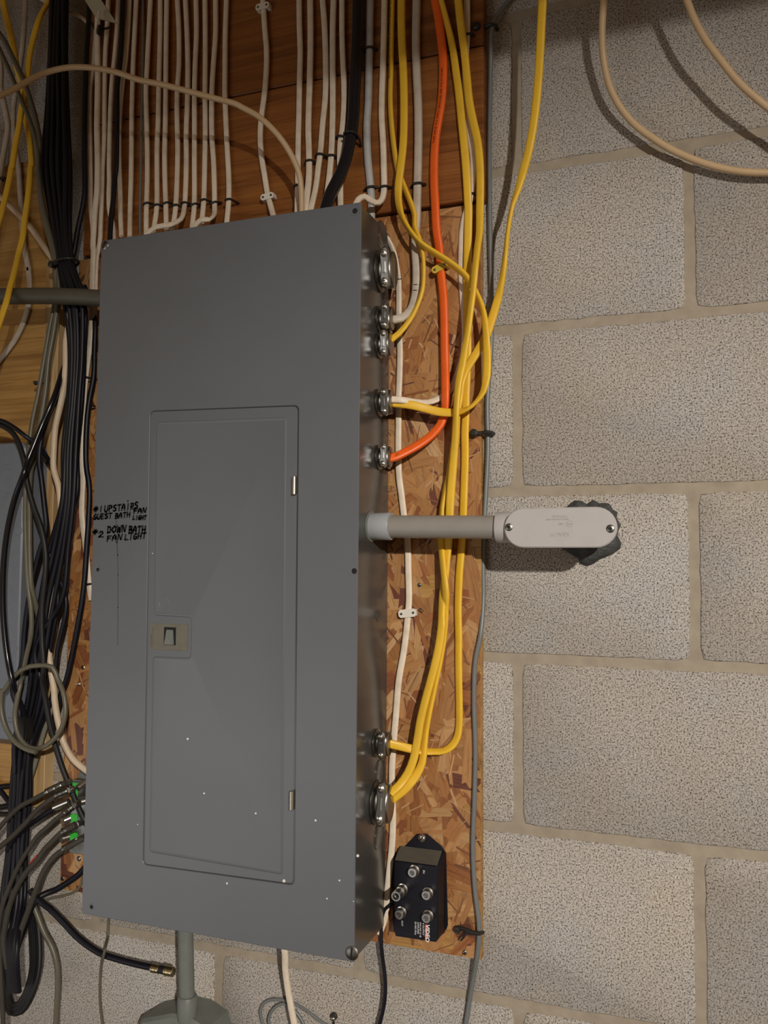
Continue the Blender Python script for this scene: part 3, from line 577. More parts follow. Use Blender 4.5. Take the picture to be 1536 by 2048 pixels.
# ------------------------------------------------------------------ cables
CABLES = [
('w1', 'electrical_cable', 'cable', 'white', 0.33, 0.17, 'white flat cable running straight down the strand board beside the panel, under the white strap', None,
  [(-7.57,-0.66,14.05,30),(-7.22,-0.7,13.83,35),(-6.87,-0.75,13.5,40),(-6.48,-0.75,12.98,45),(-6.17,-0.7,12.3,40),(-6.05,-0.66,11.65,30),(-5.94,-0.64,10.87,20),(-5.91,-0.64,9.83,18),(-5.9,-0.64,8.54,17),(-5.84,-0.63,7.25,15),(-5.86,-0.63,5.72,12),(-5.9,-0.63,4.7,11),(-5.89,-0.63,3.43,9),(-5.89,-0.63,2.17,7),(-5.85,-0.63,0.9,5),(-5.71,-0.62,-0.1,3),(-5.58,-0.62,-1.11,2),(-5.39,-0.62,-2.35,0),(-5.32,-0.62,-4.09,0),(-5.29,-0.62,-5.32,0),(-5.36,-0.62,-6.3,0),(-5.53,-0.62,-7.78,0),(-5.79,-0.62,-9.25,0),(-5.91,-0.62,-10.72,0),(-6.03,-0.62,-12.19,0),(-6.12,-0.62,-13.65,0),(-6.09,-0.62,-14.85,0),(-6.05,-0.62,-16.05,0),(-6.09,-0.62,-17.25,0),(-6.21,-0.62,-18.45,0),(-6.33,-0.62,-19.66,0),(-6.43,-0.62,-20.74,0),(-6.74,-0.62,-21.57,0)]),
('w2', 'electrical_cable', 'cable', 'dirtywhite', 0.42, 0.3, 'thick white cable with a black ring, bending into the second clamp on the panel', None,
  [(-4.86,-0.93,32.29,0),(-4.95,-0.93,25.29,0),(-4.98,-0.93,22.96,0),(-4.93,-0.93,21.4,0),(-4.85,-0.93,19.84,0),(-4.82,-0.93,18.3,0),(-4.83,-0.93,16.78,0),(-4.86,-0.93,15.26,0),(-4.89,-0.93,13.9,0),(-5.01,-0.78,12.49,0),(-4.93,-0.82,11.53,0),(-4.9,-0.86,10.7,0),(-4.96,-0.9,9.82,0),(-5.08,-1.3,9.02,0),(-5.4,-1.75,8.52,0),(-5.97,-1.9,8.46,0)]),
('y1', 'electrical_cable', 'cable', 'yellow', 0.34, 0.19, 'yellow flat cable with black print, curving left into the third clamp on the panel side', None,
  [(-6.17,-0.86,32.57,45),(-6.26,-0.95,25.57,45),(-6.28,-0.97,23.99,45),(-6.29,-1.01,21.62,45),(-6.31,-1.03,20.21,45),(-6.22,-1.05,18.87,45),(-6.08,-1.07,17.68,45),(-5.87,-1.09,16.49,45),(-5.55,-1.1,15.58,45),(-5.27,-1.1,14.87,45),(-4.95,-1.1,13.92,45),(-4.94,-1.15,13.34,45),(-4.64,-1.2,12.53,45),(-4.45,-1.25,11.67,60),(-4.39,-1.3,10.78,60),(-4.44,-1.4,9.9,50),(-4.66,-1.5,9.15,45),(-5.0,-1.7,8.38,35),(-5.46,-1.9,7.74,20),(-5.98,-2.0,7.34,0)]),
('y2', 'electrical_cable', 'cable', 'yellow', 0.42, 0.19, 'yellow flat cable crossing over the orange one, then looping back into the fourth clamp', None,
  [(-5.8,-1.03,32.36,10),(-5.69,-1.2,25.36,10),(-5.67,-1.23,24.09,10),(-5.62,-1.26,22.89,10),(-5.54,-1.29,21.7,10),(-5.47,-1.33,20.13,10),(-5.45,-1.37,18.57,10),(-5.48,-1.4,17.42,10),(-5.57,-1.5,16.25,10),(-5.68,-1.5,15.29,10),(-5.64,-1.5,14.38,30),(-5.38,-1.55,13.57,55),(-4.94,-1.6,12.83,65),(-4.46,-1.6,12.24,65),(-3.91,-1.5,11.81,60),(-3.32,-1.5,11.38,60),(-2.75,-1.5,10.93,60),(-2.29,-1.5,10.48,55),(-2.01,-1.5,10.09,50),(-1.66,-1.5,9.41,50),(-1.36,-1.6,8.68,50),(-1.18,-1.7,7.81,40),(-1.12,-1.7,6.98,30),(-1.09,-1.7,6.15,20),(-1.12,-1.7,5.33,20),(-1.28,-1.7,4.64,40),(-1.64,-1.6,4.19,60),(-2.05,-1.5,3.9,65),(-2.53,-1.4,3.78,40),(-2.98,-1.4,3.76,10),(-3.56,-1.4,3.84,0),(-4.1,-1.5,3.99,0),(-4.74,-1.7,4.16,0),(-5.35,-1.8,4.27,0),(-6.06,-1.9,4.36,0)]),
('w3', 'electrical_cable', 'cable', 'white', 0.33, 0.18, 'white cable mostly hidden behind the yellow ones, entering the fourth clamp above the yellow loop', None,
  [(-2.3,-1.09,31.66,10),(-2.3,-0.95,24.66,10),(-2.3,-0.92,23.12,10),(-2.39,-0.88,21.35,10),(-2.4,-0.83,19.44,10),(-2.23,-0.8,17.91,10),(-2.05,-0.77,16.77,10),(-2.03,-0.75,15.66,10),(-2.19,-0.72,14.47,10),(-2.45,-0.7,13.7,10),(-2.61,-0.57,13.06,10),(-2.66,-0.57,12.05,10),(-2.66,-0.57,11.04,10),(-2.58,-0.57,9.51,10),(-2.47,-0.57,8.0,10),(-2.57,-0.57,6.75,10),(-2.87,-0.58,5.77,10),(-3.15,-0.6,5.14,10),(-3.5,-0.6,4.82,10),(-3.9,-0.66,4.58,20),(-4.28,-0.95,4.42,30),(-4.72,-1.4,4.38,20),(-5.2,-1.9,4.41,10),(-5.58,-2.0,4.45,0),(-5.98,-2.1,4.45,0)]),
('o1', 'electrical_cable', 'cable', 'orange', 0.46, 0.26, 'orange cable running down the boards and bending left into the fifth clamp', None,
  [(-5.24,-1.0,31.89,20),(-3.95,-1.0,25.01,20),(-3.8,-1.0,24.21,20),(-3.64,-0.99,23.02,20),(-3.52,-0.99,21.85,20),(-3.52,-0.98,20.71,20),(-3.6,-0.97,19.58,20),(-3.79,-0.97,18.48,20),(-3.9,-0.97,17.74,20),(-3.97,-0.96,16.62,20),(-3.97,-0.96,15.49,20),(-3.91,-0.95,14.36,20),(-3.86,-0.9,13.18,20),(-3.73,-0.8,12.04,20),(-3.64,-0.81,10.86,20),(-3.51,-0.82,9.69,20),(-3.46,-0.83,8.54,20),(-3.44,-0.84,7.39,20),(-3.41,-0.85,6.24,20),(-3.36,-0.95,5.37,20),(-3.34,-1.0,4.57,20),(-3.39,-0.9,3.94,20),(-3.59,-1.0,3.28,20),(-4.02,-1.1,2.75,20),(-4.63,-1.3,2.27,20),(-5.23,-1.6,1.89,20),(-5.63,-1.8,1.67,20),(-5.98,-1.9,1.58,20)]),
('y3', 'electrical_cable', 'cable', 'yellow', 0.41, 0.18, 'yellow flat cable lying on the strand board, turning left into the sixth clamp', None,
  [(-5.33,-1.38,31.65,40),(-3.62,-1.1,24.87,40),(-3.32,-1.05,23.68,40),(-3.06,-1.0,22.51,30),(-2.83,-1.0,20.94,20),(-2.68,-0.99,19.78,16),(-2.53,-0.99,18.25,11),(-2.38,-0.98,16.73,5),(-2.27,-0.97,15.23,0),(-2.24,-0.86,14.16,1),(-2.23,-0.85,14.08,1),(-2.25,-0.8,13.29,2),(-2.27,-0.8,12.14,3),(-2.3,-0.8,11.0,5),(-2.3,-0.8,9.86,6),(-2.31,-0.8,8.72,7),(-2.3,-0.8,7.87,8),(-2.28,-0.8,7.02,9),(-2.34,-0.73,5.63,10),(-2.39,-0.69,4.79,11),(-2.42,-0.64,3.68,12),(-2.45,-0.64,2.81,13),(-2.44,-0.64,1.69,15),(-2.47,-0.64,0.57,16),(-2.51,-0.64,-0.54,17),(-2.58,-0.64,-2.2,19),(-2.64,-0.64,-3.03,20),(-2.73,-0.64,-4.13,21),(-2.77,-0.64,-5.23,22),(-2.78,-0.64,-5.85,23),(-2.75,-0.64,-7.02,24),(-2.75,-0.64,-8.19,25),(-2.73,-0.64,-9.35,27),(-2.71,-0.64,-10.51,28),(-2.72,-0.64,-11.26,29),(-2.79,-0.7,-11.77,29),(-3.0,-0.8,-12.17,30),(-3.41,-0.85,-12.46,55),(-3.82,-0.9,-12.52,60),(-4.37,-1.1,-12.51,55),(-4.89,-1.4,-12.37,20),(-5.4,-1.7,-12.22,0),(-5.89,-1.9,-12.1,0)]),
('y4', 'electrical_cable', 'cable', 'yellow', 0.42, 0.2, 'yellow flat cable running in front of the other yellow ones to the lowest clamp', None,
  [(-3.36,-1.42,31.52,20),(-2.66,-1.3,24.56,20),(-2.54,-1.28,23.37,20),(-2.35,-1.25,21.83,20),(-2.21,-1.22,20.32,20),(-2.1,-1.2,19.19,20),(-1.87,-1.22,18.02,20),(-1.7,-1.24,17.24,20),(-1.57,-1.26,16.1,20),(-1.53,-1.28,14.99,20),(-1.54,-1.3,13.88,20),(-1.53,-1.5,12.35,30),(-1.56,-1.7,11.73,35),(-1.6,-2.0,10.52,40),(-1.71,-2.0,9.42,40),(-1.85,-2.0,8.34,40),(-1.97,-1.95,7.53,40),(-2.12,-1.9,6.73,35),(-2.26,-1.9,5.92,25),(-2.43,-1.9,5.11,30),(-2.51,-1.9,4.29,40),(-2.55,-1.9,3.58,45),(-2.64,-1.7,2.66,30),(-2.77,-1.5,1.59,20),(-2.89,-1.4,0.51,10),(-3.0,-1.3,-0.58,0),(-3.12,-1.2,-2.49,20),(-3.19,-1.2,-3.32,30),(-3.27,-1.2,-4.14,30),(-3.36,-1.3,-4.95,30),(-3.38,-1.4,-6.03,30),(-3.35,-1.5,-6.4,20),(-3.45,-1.5,-7.27,10),(-3.66,-1.5,-8.26,10),(-3.95,-1.5,-9.31,20),(-4.19,-1.5,-10.18,18),(-4.4,-1.5,-11.06,16),(-4.54,-1.5,-11.93,14),(-4.7,-1.55,-12.79,12),(-4.97,-1.6,-13.49,10),(-5.32,-1.8,-14.02,20),(-5.67,-2.2,-14.38,30)]),
('y5', 'electrical_cable', 'cable', 'yellow', 0.42, 0.2, 'yellow flat cable hanging over the blocks, then slanting left onto the board', None,
  [(2.36,-3.99,29.07,20),(1.88,-3.4,22.11,20),(1.79,-3.29,20.81,20),(1.7,-3.18,19.51,20),(1.58,-3.07,18.21,20),(1.46,-2.98,17.24,20),(1.3,-2.9,16.27,20),(1.08,-2.8,15.32,20),(0.8,-2.6,14.55,20),(0.54,-2.5,13.79,40),(0.28,-2.4,13.17,60),(0.12,-2.3,12.54,65),(-0.04,-2.1,11.83,65),(-0.15,-1.9,11.21,60),(-0.27,-1.8,10.43,50),(-0.45,-1.6,9.69,40),(-0.66,-1.4,9.06,10),(-0.88,-1.3,8.44,0),(-1.03,-1.25,8.03,0),(-1.24,-1.2,7.45,0),(-1.57,-1.1,6.97,0),(-1.96,-1.1,6.36,10),(-2.3,-1.1,5.82,20),(-2.48,-1.1,5.28,40),(-2.56,-1.2,4.43,40),(-2.7,-1.2,3.85,20),(-2.81,-1.1,2.48,14),(-2.98,-1.0,1.49,10),(-3.19,-1.0,0.55,40),(-3.4,-1.0,-0.27,55),(-3.5,-1.0,-0.83,55),(-3.54,-1.0,-1.66,45),(-3.51,-1.1,-2.49,40),(-3.38,-1.3,-3.32,40),(-3.23,-1.5,-4.13,40),(-3.12,-1.6,-4.94,30),(-3.23,-1.3,-5.54,30),(-3.31,-1.15,-6.42,30),(-3.44,-1.1,-7.3,20),(-3.62,-1.1,-8.3,20),(-3.81,-1.1,-9.35,45),(-4.03,-1.15,-10.4,40),(-4.22,-1.15,-11.39,35),(-4.3,-1.2,-12.25,30),(-4.36,-1.3,-12.99,20),(-4.6,-1.4,-13.56,10),(-4.99,-1.6,-14.12,0),(-5.82,-1.7,-14.83,0)]),
('g1', 'electrical_cable', 'cable', 'telgrey', 0.23, 0.23, 'thin grey cable following the right edge of the boards from top to bottom', None,
  [(5.43,-0.3,30.08,0),(0.37,-0.3,25.25,0),(-0.51,-0.3,24.41,0),(-1.0,-0.4,23.73,0),(-1.1,-0.6,23.06,0),(-1.25,-0.3,20.93,0),(-1.33,-0.2,17.12,0),(-1.3,-0.2,13.28,0),(-1.23,-0.2,9.49,0),(-1.25,-0.2,6.99,0),(-1.43,-0.2,4.51,0),(-1.41,-0.2,2.04,0),(-1.53,-0.2,-0.4,0),(-1.64,-0.25,-2.84,0),(-1.61,-0.3,-5.25,0),(-1.68,-0.6,-6.91,0),(-1.92,-0.62,-8.11,0),(-1.99,-0.62,-10.0,0),(-1.92,-0.62,-12.35,0),(-1.97,-0.62,-14.68,0),(-2.04,-0.62,-17.01,0),(-1.94,-0.62,-18.83,0),(-1.74,-0.65,-20.39,0),(-1.8,-0.6,-21.56,0),(-2.26,-0.2,-23.86,0),(-2.52,-0.2,-25.5,0),(-3.62,-0.2,-32.41,0)]),
('cord', 'black_cord', 'cord', 'black', 0.19, 0.19, 'thin black cord hanging down from behind the black amplifier box', None,
  [(-5.85,-0.62,-19.77,0),(-6.16,-0.65,-20.08,0),(-6.42,-0.66,-20.33,0),(-6.55,-0.67,-20.75,0),(-6.6,-0.68,-21.34,0),(-6.58,-0.7,-22.07,0),(-6.52,-0.6,-22.84,0),(-6.42,-0.58,-23.57,0),(-6.41,-0.55,-24.32,0),(-6.51,-0.53,-25.08,0),(-6.73,-0.5,-25.92,0),(-8.5,-0.26,-32.69,0)]),
('r1', 'electrical_cable', 'cable', 'beige', 0.33, 0.33, 'beige round cable sagging across the top right of the block wall in a wide curve', None,
  [(5.26,-4.15,29.04,0),(4.46,-2.0,22.43,0),(4.36,-1.73,21.6,0),(4.32,-1.47,20.74,0),(4.38,-1.2,19.86,0),(4.58,-1.04,18.88,0),(4.99,-0.88,17.93,0),(5.64,-0.7,17.01,0),(6.44,-0.63,16.23,0),(7.24,-0.57,15.58,0),(8.16,-0.5,15.0,0),(9.06,-0.5,14.52,0),(9.94,-0.5,14.17,0),(10.82,-0.5,13.94,0),(11.51,-0.5,13.83,0),(37.19,-0.5,9.74,0)]),
('r2', 'electrical_cable', 'cable', 'beige', 0.32, 0.32, 'beige round cable crossing the top right corner diagonally, nearest to the corner', None,
  [(5.9,-2.86,28.11,0),(8.05,-2.2,21.48,0),(8.31,-2.12,20.68,0),(8.76,-2.02,19.67,0),(9.39,-1.91,18.63,0),(10.12,-1.79,17.53,0),(10.8,-1.69,16.75,0),(11.47,-1.6,16.07,0),(29.72,-1.6,-2.45,0)]),
('l1', 'electrical_cable', 'cable', 'beige', 0.3, 0.3, 'beige round cable arching in front of the vertical cables into the panel top', None,
  [(-29.14,-11.69,15.92,0),(-25.01,-8,20.2,0),(-24.45,-7.5,20.78,0),(-23.91,-6.99,21.46,0),(-23.31,-6.5,21.98,0),(-22.32,-6.2,22.18,0),(-21.31,-5.9,22.15,0),(-19.98,-5.5,21.89,0),(-18.7,-5.16,21.39,0),(-17.43,-4.83,21.06,0),(-16.17,-4.5,20.66,0),(-14.96,-4.1,20.3,0),(-13.76,-3.71,19.94,0),(-13.47,-3.6,19.77,0),(-12.67,-3.4,19.28,0),(-12.02,-3.2,18.68,0),(-11.49,-2.91,18.01,0),(-11.04,-2.6,17.19,0),(-10.77,-2.39,16.42,0),(-10.72,-2.2,15.67,0),(-10.72,-2.1,14.41,0)]),
('a1', 'electrical_cable', 'cable', 'white', 0.28, 0.18, 'white flat cable, leftmost of the row above the panel, slipping behind its right neighbour', None,
  [(-24.9,-1.0,36.87,0),(-24.9,-1.0,29.87,0),(-24.9,-1.0,28.25,0),(-25.02,-1.0,26.71,0),(-25.08,-1.0,25.42,0),(-25.2,-1.0,24.67,0),(-25.2,-1.0,23.11,0),(-25.12,-1.0,21.55,0),(-25.01,-1.0,19.53,0),(-24.99,-0.95,18.1,0),(-24.99,-0.9,17.06,0),(-24.84,-0.88,15.99,0),(-24.75,-0.88,14.58,0)]),
('a2', 'electrical_cable', 'cable', 'white', 0.36, 0.18, 'white flat cable passing down the left side of the panel and behind the dark conduit', None,
  [(-24.86,-1.2,36.69,0),(-24.7,-1.2,29.69,0),(-24.65,-1.2,27.45,0),(-24.62,-1.2,26.51,0),(-24.54,-1.2,24.94,0),(-24.51,-1.2,23.4,0),(-24.49,-1.2,21.86,0),(-24.4,-1.2,20.31,0),(-24.36,-1.2,19.29,0),(-24.35,-1.2,17.9,0),(-24.47,-1.17,16.88,0),(-24.53,-1.14,15.85,0),(-24.59,-1.1,14.65,0),(-24.56,-1.1,14.58,0),(-24.62,-1.05,12.8,0),(-24.55,-1.04,10.99,0),(-24.61,-1.04,9.56,0),(-24.81,-1.03,7.79,0),(-24.93,-1.02,6.73,0),(-25.03,-1.02,5.31,0),(-25.09,-1.01,3.9,0),(-24.98,-1.0,1.77,0),(-24.9,-1.0,1.47,0),(-24.97,-0.94,0.07,0),(-24.96,-0.9,-1.05,0),(-24.83,-0.8,-2.17,0),(-24.7,-0.7,-3.42,0),(-24.54,-0.65,-4.82,0),(-24.36,-0.62,-5.72,0)]),
('a3', 'electrical_cable', 'cable', 'white', 0.3, 0.18, 'white cable dropping just beside the top left corner of the panel and behind its edge', None,
  [(-23.99,-1.0,36.69,0),(-24.1,-1.0,29.69,0),(-24.13,-1.0,27.77,0),(-24.19,-1.0,26.54,0),(-24.19,-1.0,24.99,0),(-24.16,-1.0,23.44,0),(-24.11,-1.0,21.89,0),(-24.11,-1.0,20.87,0),(-24.16,-1.0,19.35,0),(-24.2,-0.95,17.63,0),(-24.24,-0.92,16.24,0),(-24.28,-0.9,15.04,0),(-24.45,-0.9,14.28,0),(-24.5,-0.9,13.19,0),(-24.49,-0.9,11.75,0),(-24.53,-0.9,10.31,0)]),
('a4', 'electrical_cable', 'cable', 'white', 0.28, 0.18, 'white flat cable crossed by the flat black cable above the panel corner', None,
  [(-23.2,-1.0,36.52,0),(-23.37,-1.0,29.52,0),(-23.41,-1.0,27.92,0),(-23.54,-1.0,25.89,0),(-23.65,-1.0,24.88,0),(-23.71,-1.0,23.35,0),(-23.72,-1.0,21.82,0),(-23.7,-1.0,19.28,0),(-23.7,-0.95,18.61,0),(-23.7,-0.96,17.9,0),(-23.61,-0.98,16.83,0),(-23.32,-1.0,15.92,0),(-22.74,-1.6,14.59,0)]),
('b1k', 'electrical_cable', 'cable', 'black', 0.3, 0.2, 'flat black cable among the white ones, slanting down to the panel corner', None,
  [(-22.83,-1.3,36.2,0),(-22.83,-1.3,29.2,0),(-22.83,-1.3,27.1,0),(-22.93,-1.3,25.08,0),(-23.04,-1.3,24.09,0),(-23.0,-1.3,22.05,0),(-22.97,-1.3,19.03,0),(-23.02,-1.3,18.7,0),(-22.95,-1.48,17.23,0),(-22.97,-1.61,16.15,0),(-22.87,-1.8,14.63,0)]),
('a5', 'electrical_cable', 'cable', 'white', 0.28, 0.18, 'white flat cable just right of the flat black one above the panel', None,
  [(-22.48,-0.95,36.33,0),(-22.62,-0.95,29.33,0),(-22.65,-0.95,27.85,0),(-22.76,-0.95,25.89,0),(-22.94,-0.95,24.45,0),(-23.06,-0.95,23.01,0),(-23.11,-0.95,21.55,0),(-23.04,-0.95,19.59,0),(-22.89,-0.95,17.63,0),(-22.67,-1.2,16.61,0),(-22.09,-1.8,14.8,0)]),
('a6', 'electrical_cable', 'cable', 'white', 0.3, 0.18, 'white flat cable just left of the thin grey wire above the panel', None,
  [(-21.96,-0.95,36.22,0),(-22.15,-0.95,29.22,0),(-22.19,-0.95,27.75,0),(-22.24,-0.95,25.79,0),(-22.25,-0.95,24.32,0),(-22.25,-0.95,22.37,0),(-22.21,-0.95,20.42,0),(-22.18,-0.95,18.49,0),(-22.19,-0.95,16.56,0),(-21.52,-1.8,14.68,0)]),
('g2', 'thin_wire', 'wire', 'telgrey', 0.14, 0.14, 'thin grey wire hanging straight between the white cables above the panel', None,
  [(-22.06,-0.69,36.18,0),(-21.74,-0.85,29.19,0),(-21.6,-0.92,26.16,0),(-21.52,-0.99,23.18,0),(-21.5,-1.04,21.22,0),(-21.43,-1.09,19.26,0),(-21.38,-1.14,17.33,0),(-21.28,-1.2,14.92,0)]),
('a7', 'electrical_cable', 'cable', 'white', 0.3, 0.18, 'first white flat cable right of the thin grey wire', 'white cables stapled in a row above the panel',
  [(-20.94,-0.95,35.99,0),(-21.16,-0.95,28.99,0),(-21.22,-0.95,27.04,0),(-21.27,-0.95,25.1,0),(-21.31,-0.95,23.65,0),(-21.24,-0.95,22.19,0),(-21.13,-0.95,20.24,0),(-21.07,-0.95,18.32,0),(-20.79,-1.34,16.4,0),(-20.5,-1.7,14.63,0)]),
('a8', 'electrical_cable', 'cable', 'white', 0.3, 0.18, 'second white flat cable right of the thin grey wire', 'white cables stapled in a row above the panel',
  [(-20.67,-0.95,35.84,0),(-20.49,-0.95,28.84,0),(-20.44,-0.95,26.88,0),(-20.44,-0.95,24.94,0),(-20.44,-0.95,23.0,0),(-20.43,-0.95,21.56,0),(-20.46,-0.95,20.13,0),(-20.41,-0.95,18.21,0),(-20.09,-1.37,16.2,0),(-20.05,-1.7,14.67,0)]),
('a9', 'electrical_cable', 'cable', 'white', 0.3, 0.18, 'third white flat cable right of the thin grey wire', 'white cables stapled in a row above the panel',
  [(-20.12,-0.95,35.74,0),(-20.05,-0.95,28.74,0),(-20.03,-0.95,26.79,0),(-20.0,-0.95,24.85,0),(-19.96,-0.95,22.92,0),(-19.94,-0.95,21.0,0),(-19.94,-0.95,19.57,0),(-19.85,-0.95,17.66,0),(-19.52,-1.3,16.24,0),(-19.18,-1.7,14.65,0)]),
('a10', 'electrical_cable', 'cable', 'white', 0.3, 0.18, 'fourth white flat cable right of the thin grey wire', 'white cables stapled in a row above the panel',
  [(-19.9,-0.95,35.55,0),(-19.33,-0.95,28.57,0),(-19.17,-0.95,26.6,0),(-19.12,-0.95,24.67,0),(-19.19,-0.95,23.25,0),(-19.18,-0.95,21.81,0),(-19.08,-0.95,19.9,0),(-19.07,-0.95,18.01,0),(-18.84,-1.39,16.01,0),(-18.78,-1.7,14.69,0)]),
('a11', 'electrical_cable', 'cable', 'white', 0.3, 0.18, 'fifth white flat cable right of the thin grey wire, bending left along the panel top', 'white cables stapled in a row above the panel',
  [(-19.36,-0.91,35.43,0),(-18.79,-0.95,28.45,0),(-18.63,-0.96,26.48,0),(-18.52,-0.97,24.54,0),(-18.49,-0.97,22.63,0),(-18.52,-0.98,20.73,0),(-18.46,-0.99,18.84,0),(-18.46,-1.0,17.43,0),(-18.5,-1.0,16.5,0),(-18.22,-1.8,15.22,0),(-18.58,-2.3,14.77,0),(-19.35,-2.4,14.72,0),(-19.9,-2.5,14.35,0)]),
('a12', 'electrical_cable', 'cable', 'white', 0.3, 0.18, 'sixth white flat cable right of the thin grey wire', 'white cables stapled in a row above the panel',
  [(-18.38,-0.95,35.28,0),(-18.09,-0.95,28.29,0),(-18.01,-0.95,26.35,0),(-18.05,-0.95,24.45,0),(-18.05,-0.95,22.56,0),(-18.0,-0.95,20.66,0),(-17.96,-0.95,18.78,0),(-17.91,-0.95,16.9,0),(-17.72,-1.26,15.91,0),(-17.55,-1.7,14.53,0)]),
('a13', 'electrical_cable', 'cable', 'white', 0.3, 0.18, 'seventh white flat cable right of the thin grey wire', 'white cables stapled in a row above the panel',
  [(-17.76,-0.95,35.15,0),(-17.5,-0.95,28.15,0),(-17.43,-0.95,26.23,0),(-17.39,-0.95,24.32,0),(-17.36,-0.95,22.43,0),(-17.3,-0.95,20.54,0),(-17.29,-0.95,18.67,0),(-17.29,-0.95,17.27,0),(-17.11,-1.28,16.09,0),(-16.96,-1.7,14.63,0)]),
('a14', 'electrical_cable', 'cable', 'white', 0.3, 0.18, 'eighth white flat cable right of the thin grey wire, humping left at its foot', 'white cables stapled in a row above the panel',
  [(-16.99,-0.91,34.99,0),(-16.81,-0.95,27.99,0),(-16.76,-0.96,26.08,0),(-16.83,-0.96,24.67,0),(-16.9,-0.97,23.27,0),(-16.9,-0.98,21.39,0),(-16.84,-0.98,19.98,0),(-16.7,-0.99,18.56,0),(-16.61,-1.0,17.15,0),(-16.58,-1.0,16.23,0),(-16.29,-1.5,15.34,0),(-16.2,-2.2,14.8,0),(-16.59,-2.3,14.78,0),(-16.99,-2.3,14.49,0)]),
('a15', 'electrical_cable', 'cable', 'white', 0.3, 0.18, 'ninth white flat cable right of the thin grey wire, last before the bare wood', 'white cables stapled in a row above the panel',
  [(-16.0,-0.95,34.83,0),(-16.11,-0.95,27.83,0),(-16.14,-0.95,25.95,0),(-16.12,-0.95,24.07,0),(-16.08,-0.95,22.19,0),(-15.96,-0.95,20.31,0),(-15.85,-0.95,18.9,0),(-15.75,-0.95,17.69,0),(-15.5,-1.32,16.12,0),(-15.38,-1.7,14.6,0)]),
('b0', 'electrical_cable', 'cable', 'white', 0.31, 0.18, 'white flat cable standing alone on the wood, held by two white plastic straps', None,
  [(-14.43,-0.95,34.5,0),(-13.83,-0.95,27.53,0),(-13.68,-0.95,25.79,0),(-13.53,-0.95,24.28,0),(-13.55,-0.95,22.81,0),(-13.65,-0.95,21.73,0),(-13.79,-0.95,20.66,0),(-13.84,-0.95,19.58,0),(-13.74,-0.95,18.47,0),(-13.53,-0.95,17.35,0),(-13.35,-0.95,16.38,0),(-13.06,-1.1,15.56,0),(-12.57,-1.6,14.58,0)]),
('b1', 'electrical_cable', 'cable', 'white', 0.31, 0.18, 'white flat cable passing behind the foot of the arching beige cable', None,
  [(-11.8,-0.95,33.8,0),(-11.61,-0.95,26.8,0),(-11.57,-0.95,25.33,0),(-11.5,-0.95,23.86,0),(-11.52,-0.95,22.06,0),(-11.53,-0.95,20.26,0),(-11.55,-0.95,18.83,0),(-11.54,-0.95,17.4,0),(-11.23,-1.6,14.68,0)]),
('b2', 'electrical_cable', 'cable', 'white', 0.34, 0.18, 'white flat cable, next right of the foot of the arching beige cable', None,
  [(-11.11,-0.95,33.65,0),(-10.95,-0.95,26.65,0),(-10.9,-0.95,24.46,0),(-10.91,-0.95,22.3,0),(-10.95,-0.95,20.87,0),(-10.96,-0.95,19.44,0),(-10.9,-0.95,18.01,0),(-10.72,-1.31,16.76,0),(-10.65,-1.66,15.54,0),(-10.61,-2.0,14.43,0)]),
('b3', 'electrical_cable', 'cable', 'white', 0.32, 0.18, 'white flat cable slanting left to the panel top, second right of the arching cable foot', None,
  [(-10.84,-0.95,33.45,0),(-10.22,-0.95,26.48,0),(-10.09,-0.95,25.01,0),(-9.99,-0.95,22.83,0),(-10.0,-0.95,21.05,0),(-10.13,-0.95,19.65,0),(-10.23,-0.95,18.25,0),(-10.3,-1.09,17.14,0),(-10.35,-1.2,16.25,0),(-10.29,-2.0,14.46,0)]),
('b4', 'electrical_cable', 'cable', 'white', 0.33, 0.18, 'white flat cable dipping behind the lower end of the thick black cable', None,
  [(-9.43,-0.95,33.33,0),(-9.58,-0.95,26.33,0),(-9.61,-0.95,24.9,0),(-9.59,-0.95,22.75,0),(-9.56,-0.95,20.61,0),(-9.57,-0.95,19.2,0),(-9.62,-0.95,17.8,0),(-9.62,-1.14,16.66,0),(-9.65,-1.26,15.91,0),(-9.67,-1.5,14.5,0)]),
('b5', 'electrical_cable', 'cable', 'white', 0.31, 0.18, 'white flat cable running behind the bend of the thick black cable', None,
  [(-9.19,-0.98,33.22,0),(-9.09,-0.95,26.22,0),(-9.06,-0.94,24.08,0),(-8.96,-0.92,21.93,0),(-8.93,-0.91,20.52,0),(-9.03,-0.9,19.13,0),(-9.13,-0.9,18.44,0),(-9.12,-0.96,17.71,0),(-9.03,-1.07,16.25,0),(-8.94,-1.2,14.66,0)]),
('bk', 'service_cable', 'cable', 'blackgloss', 0.62, 0.62, 'thick glossy black service cable bending down into the panel top', None,
  [(-7.94,-1.3,32.82,0),(-8.04,-1.3,25.82,0),(-8.07,-1.3,23.65,0),(-8.13,-1.3,22.26,0),(-8.19,-1.3,20.87,0),(-8.24,-1.3,19.49,0),(-8.29,-1.35,18.78,0),(-8.37,-1.4,18.22,0),(-8.5,-1.5,17.36,0),(-8.7,-1.7,16.48,0),(-8.97,-1.9,15.74,0),(-9.16,-2.1,15.14,0),(-9.33,-2.3,14.27,0)]),
('b6', 'electrical_cable', 'cable', 'greywhite', 0.4, 0.36, 'grey-white round cable dropping behind the top right corner of the panel', None,
  [(-7.39,-1.08,32.84,0),(-7.49,-0.98,25.84,0),(-7.51,-0.96,24.44,0),(-7.52,-0.94,23.18,0),(-7.55,-0.92,21.66,0),(-7.58,-0.9,20.28,0),(-7.65,-0.88,19.25,0),(-7.64,-0.86,18.21,0),(-7.57,-0.85,17.17,0),(-7.46,-0.83,16.12,0),(-7.4,-0.82,15.43,0),(-7.38,-0.8,14.05,0)]),
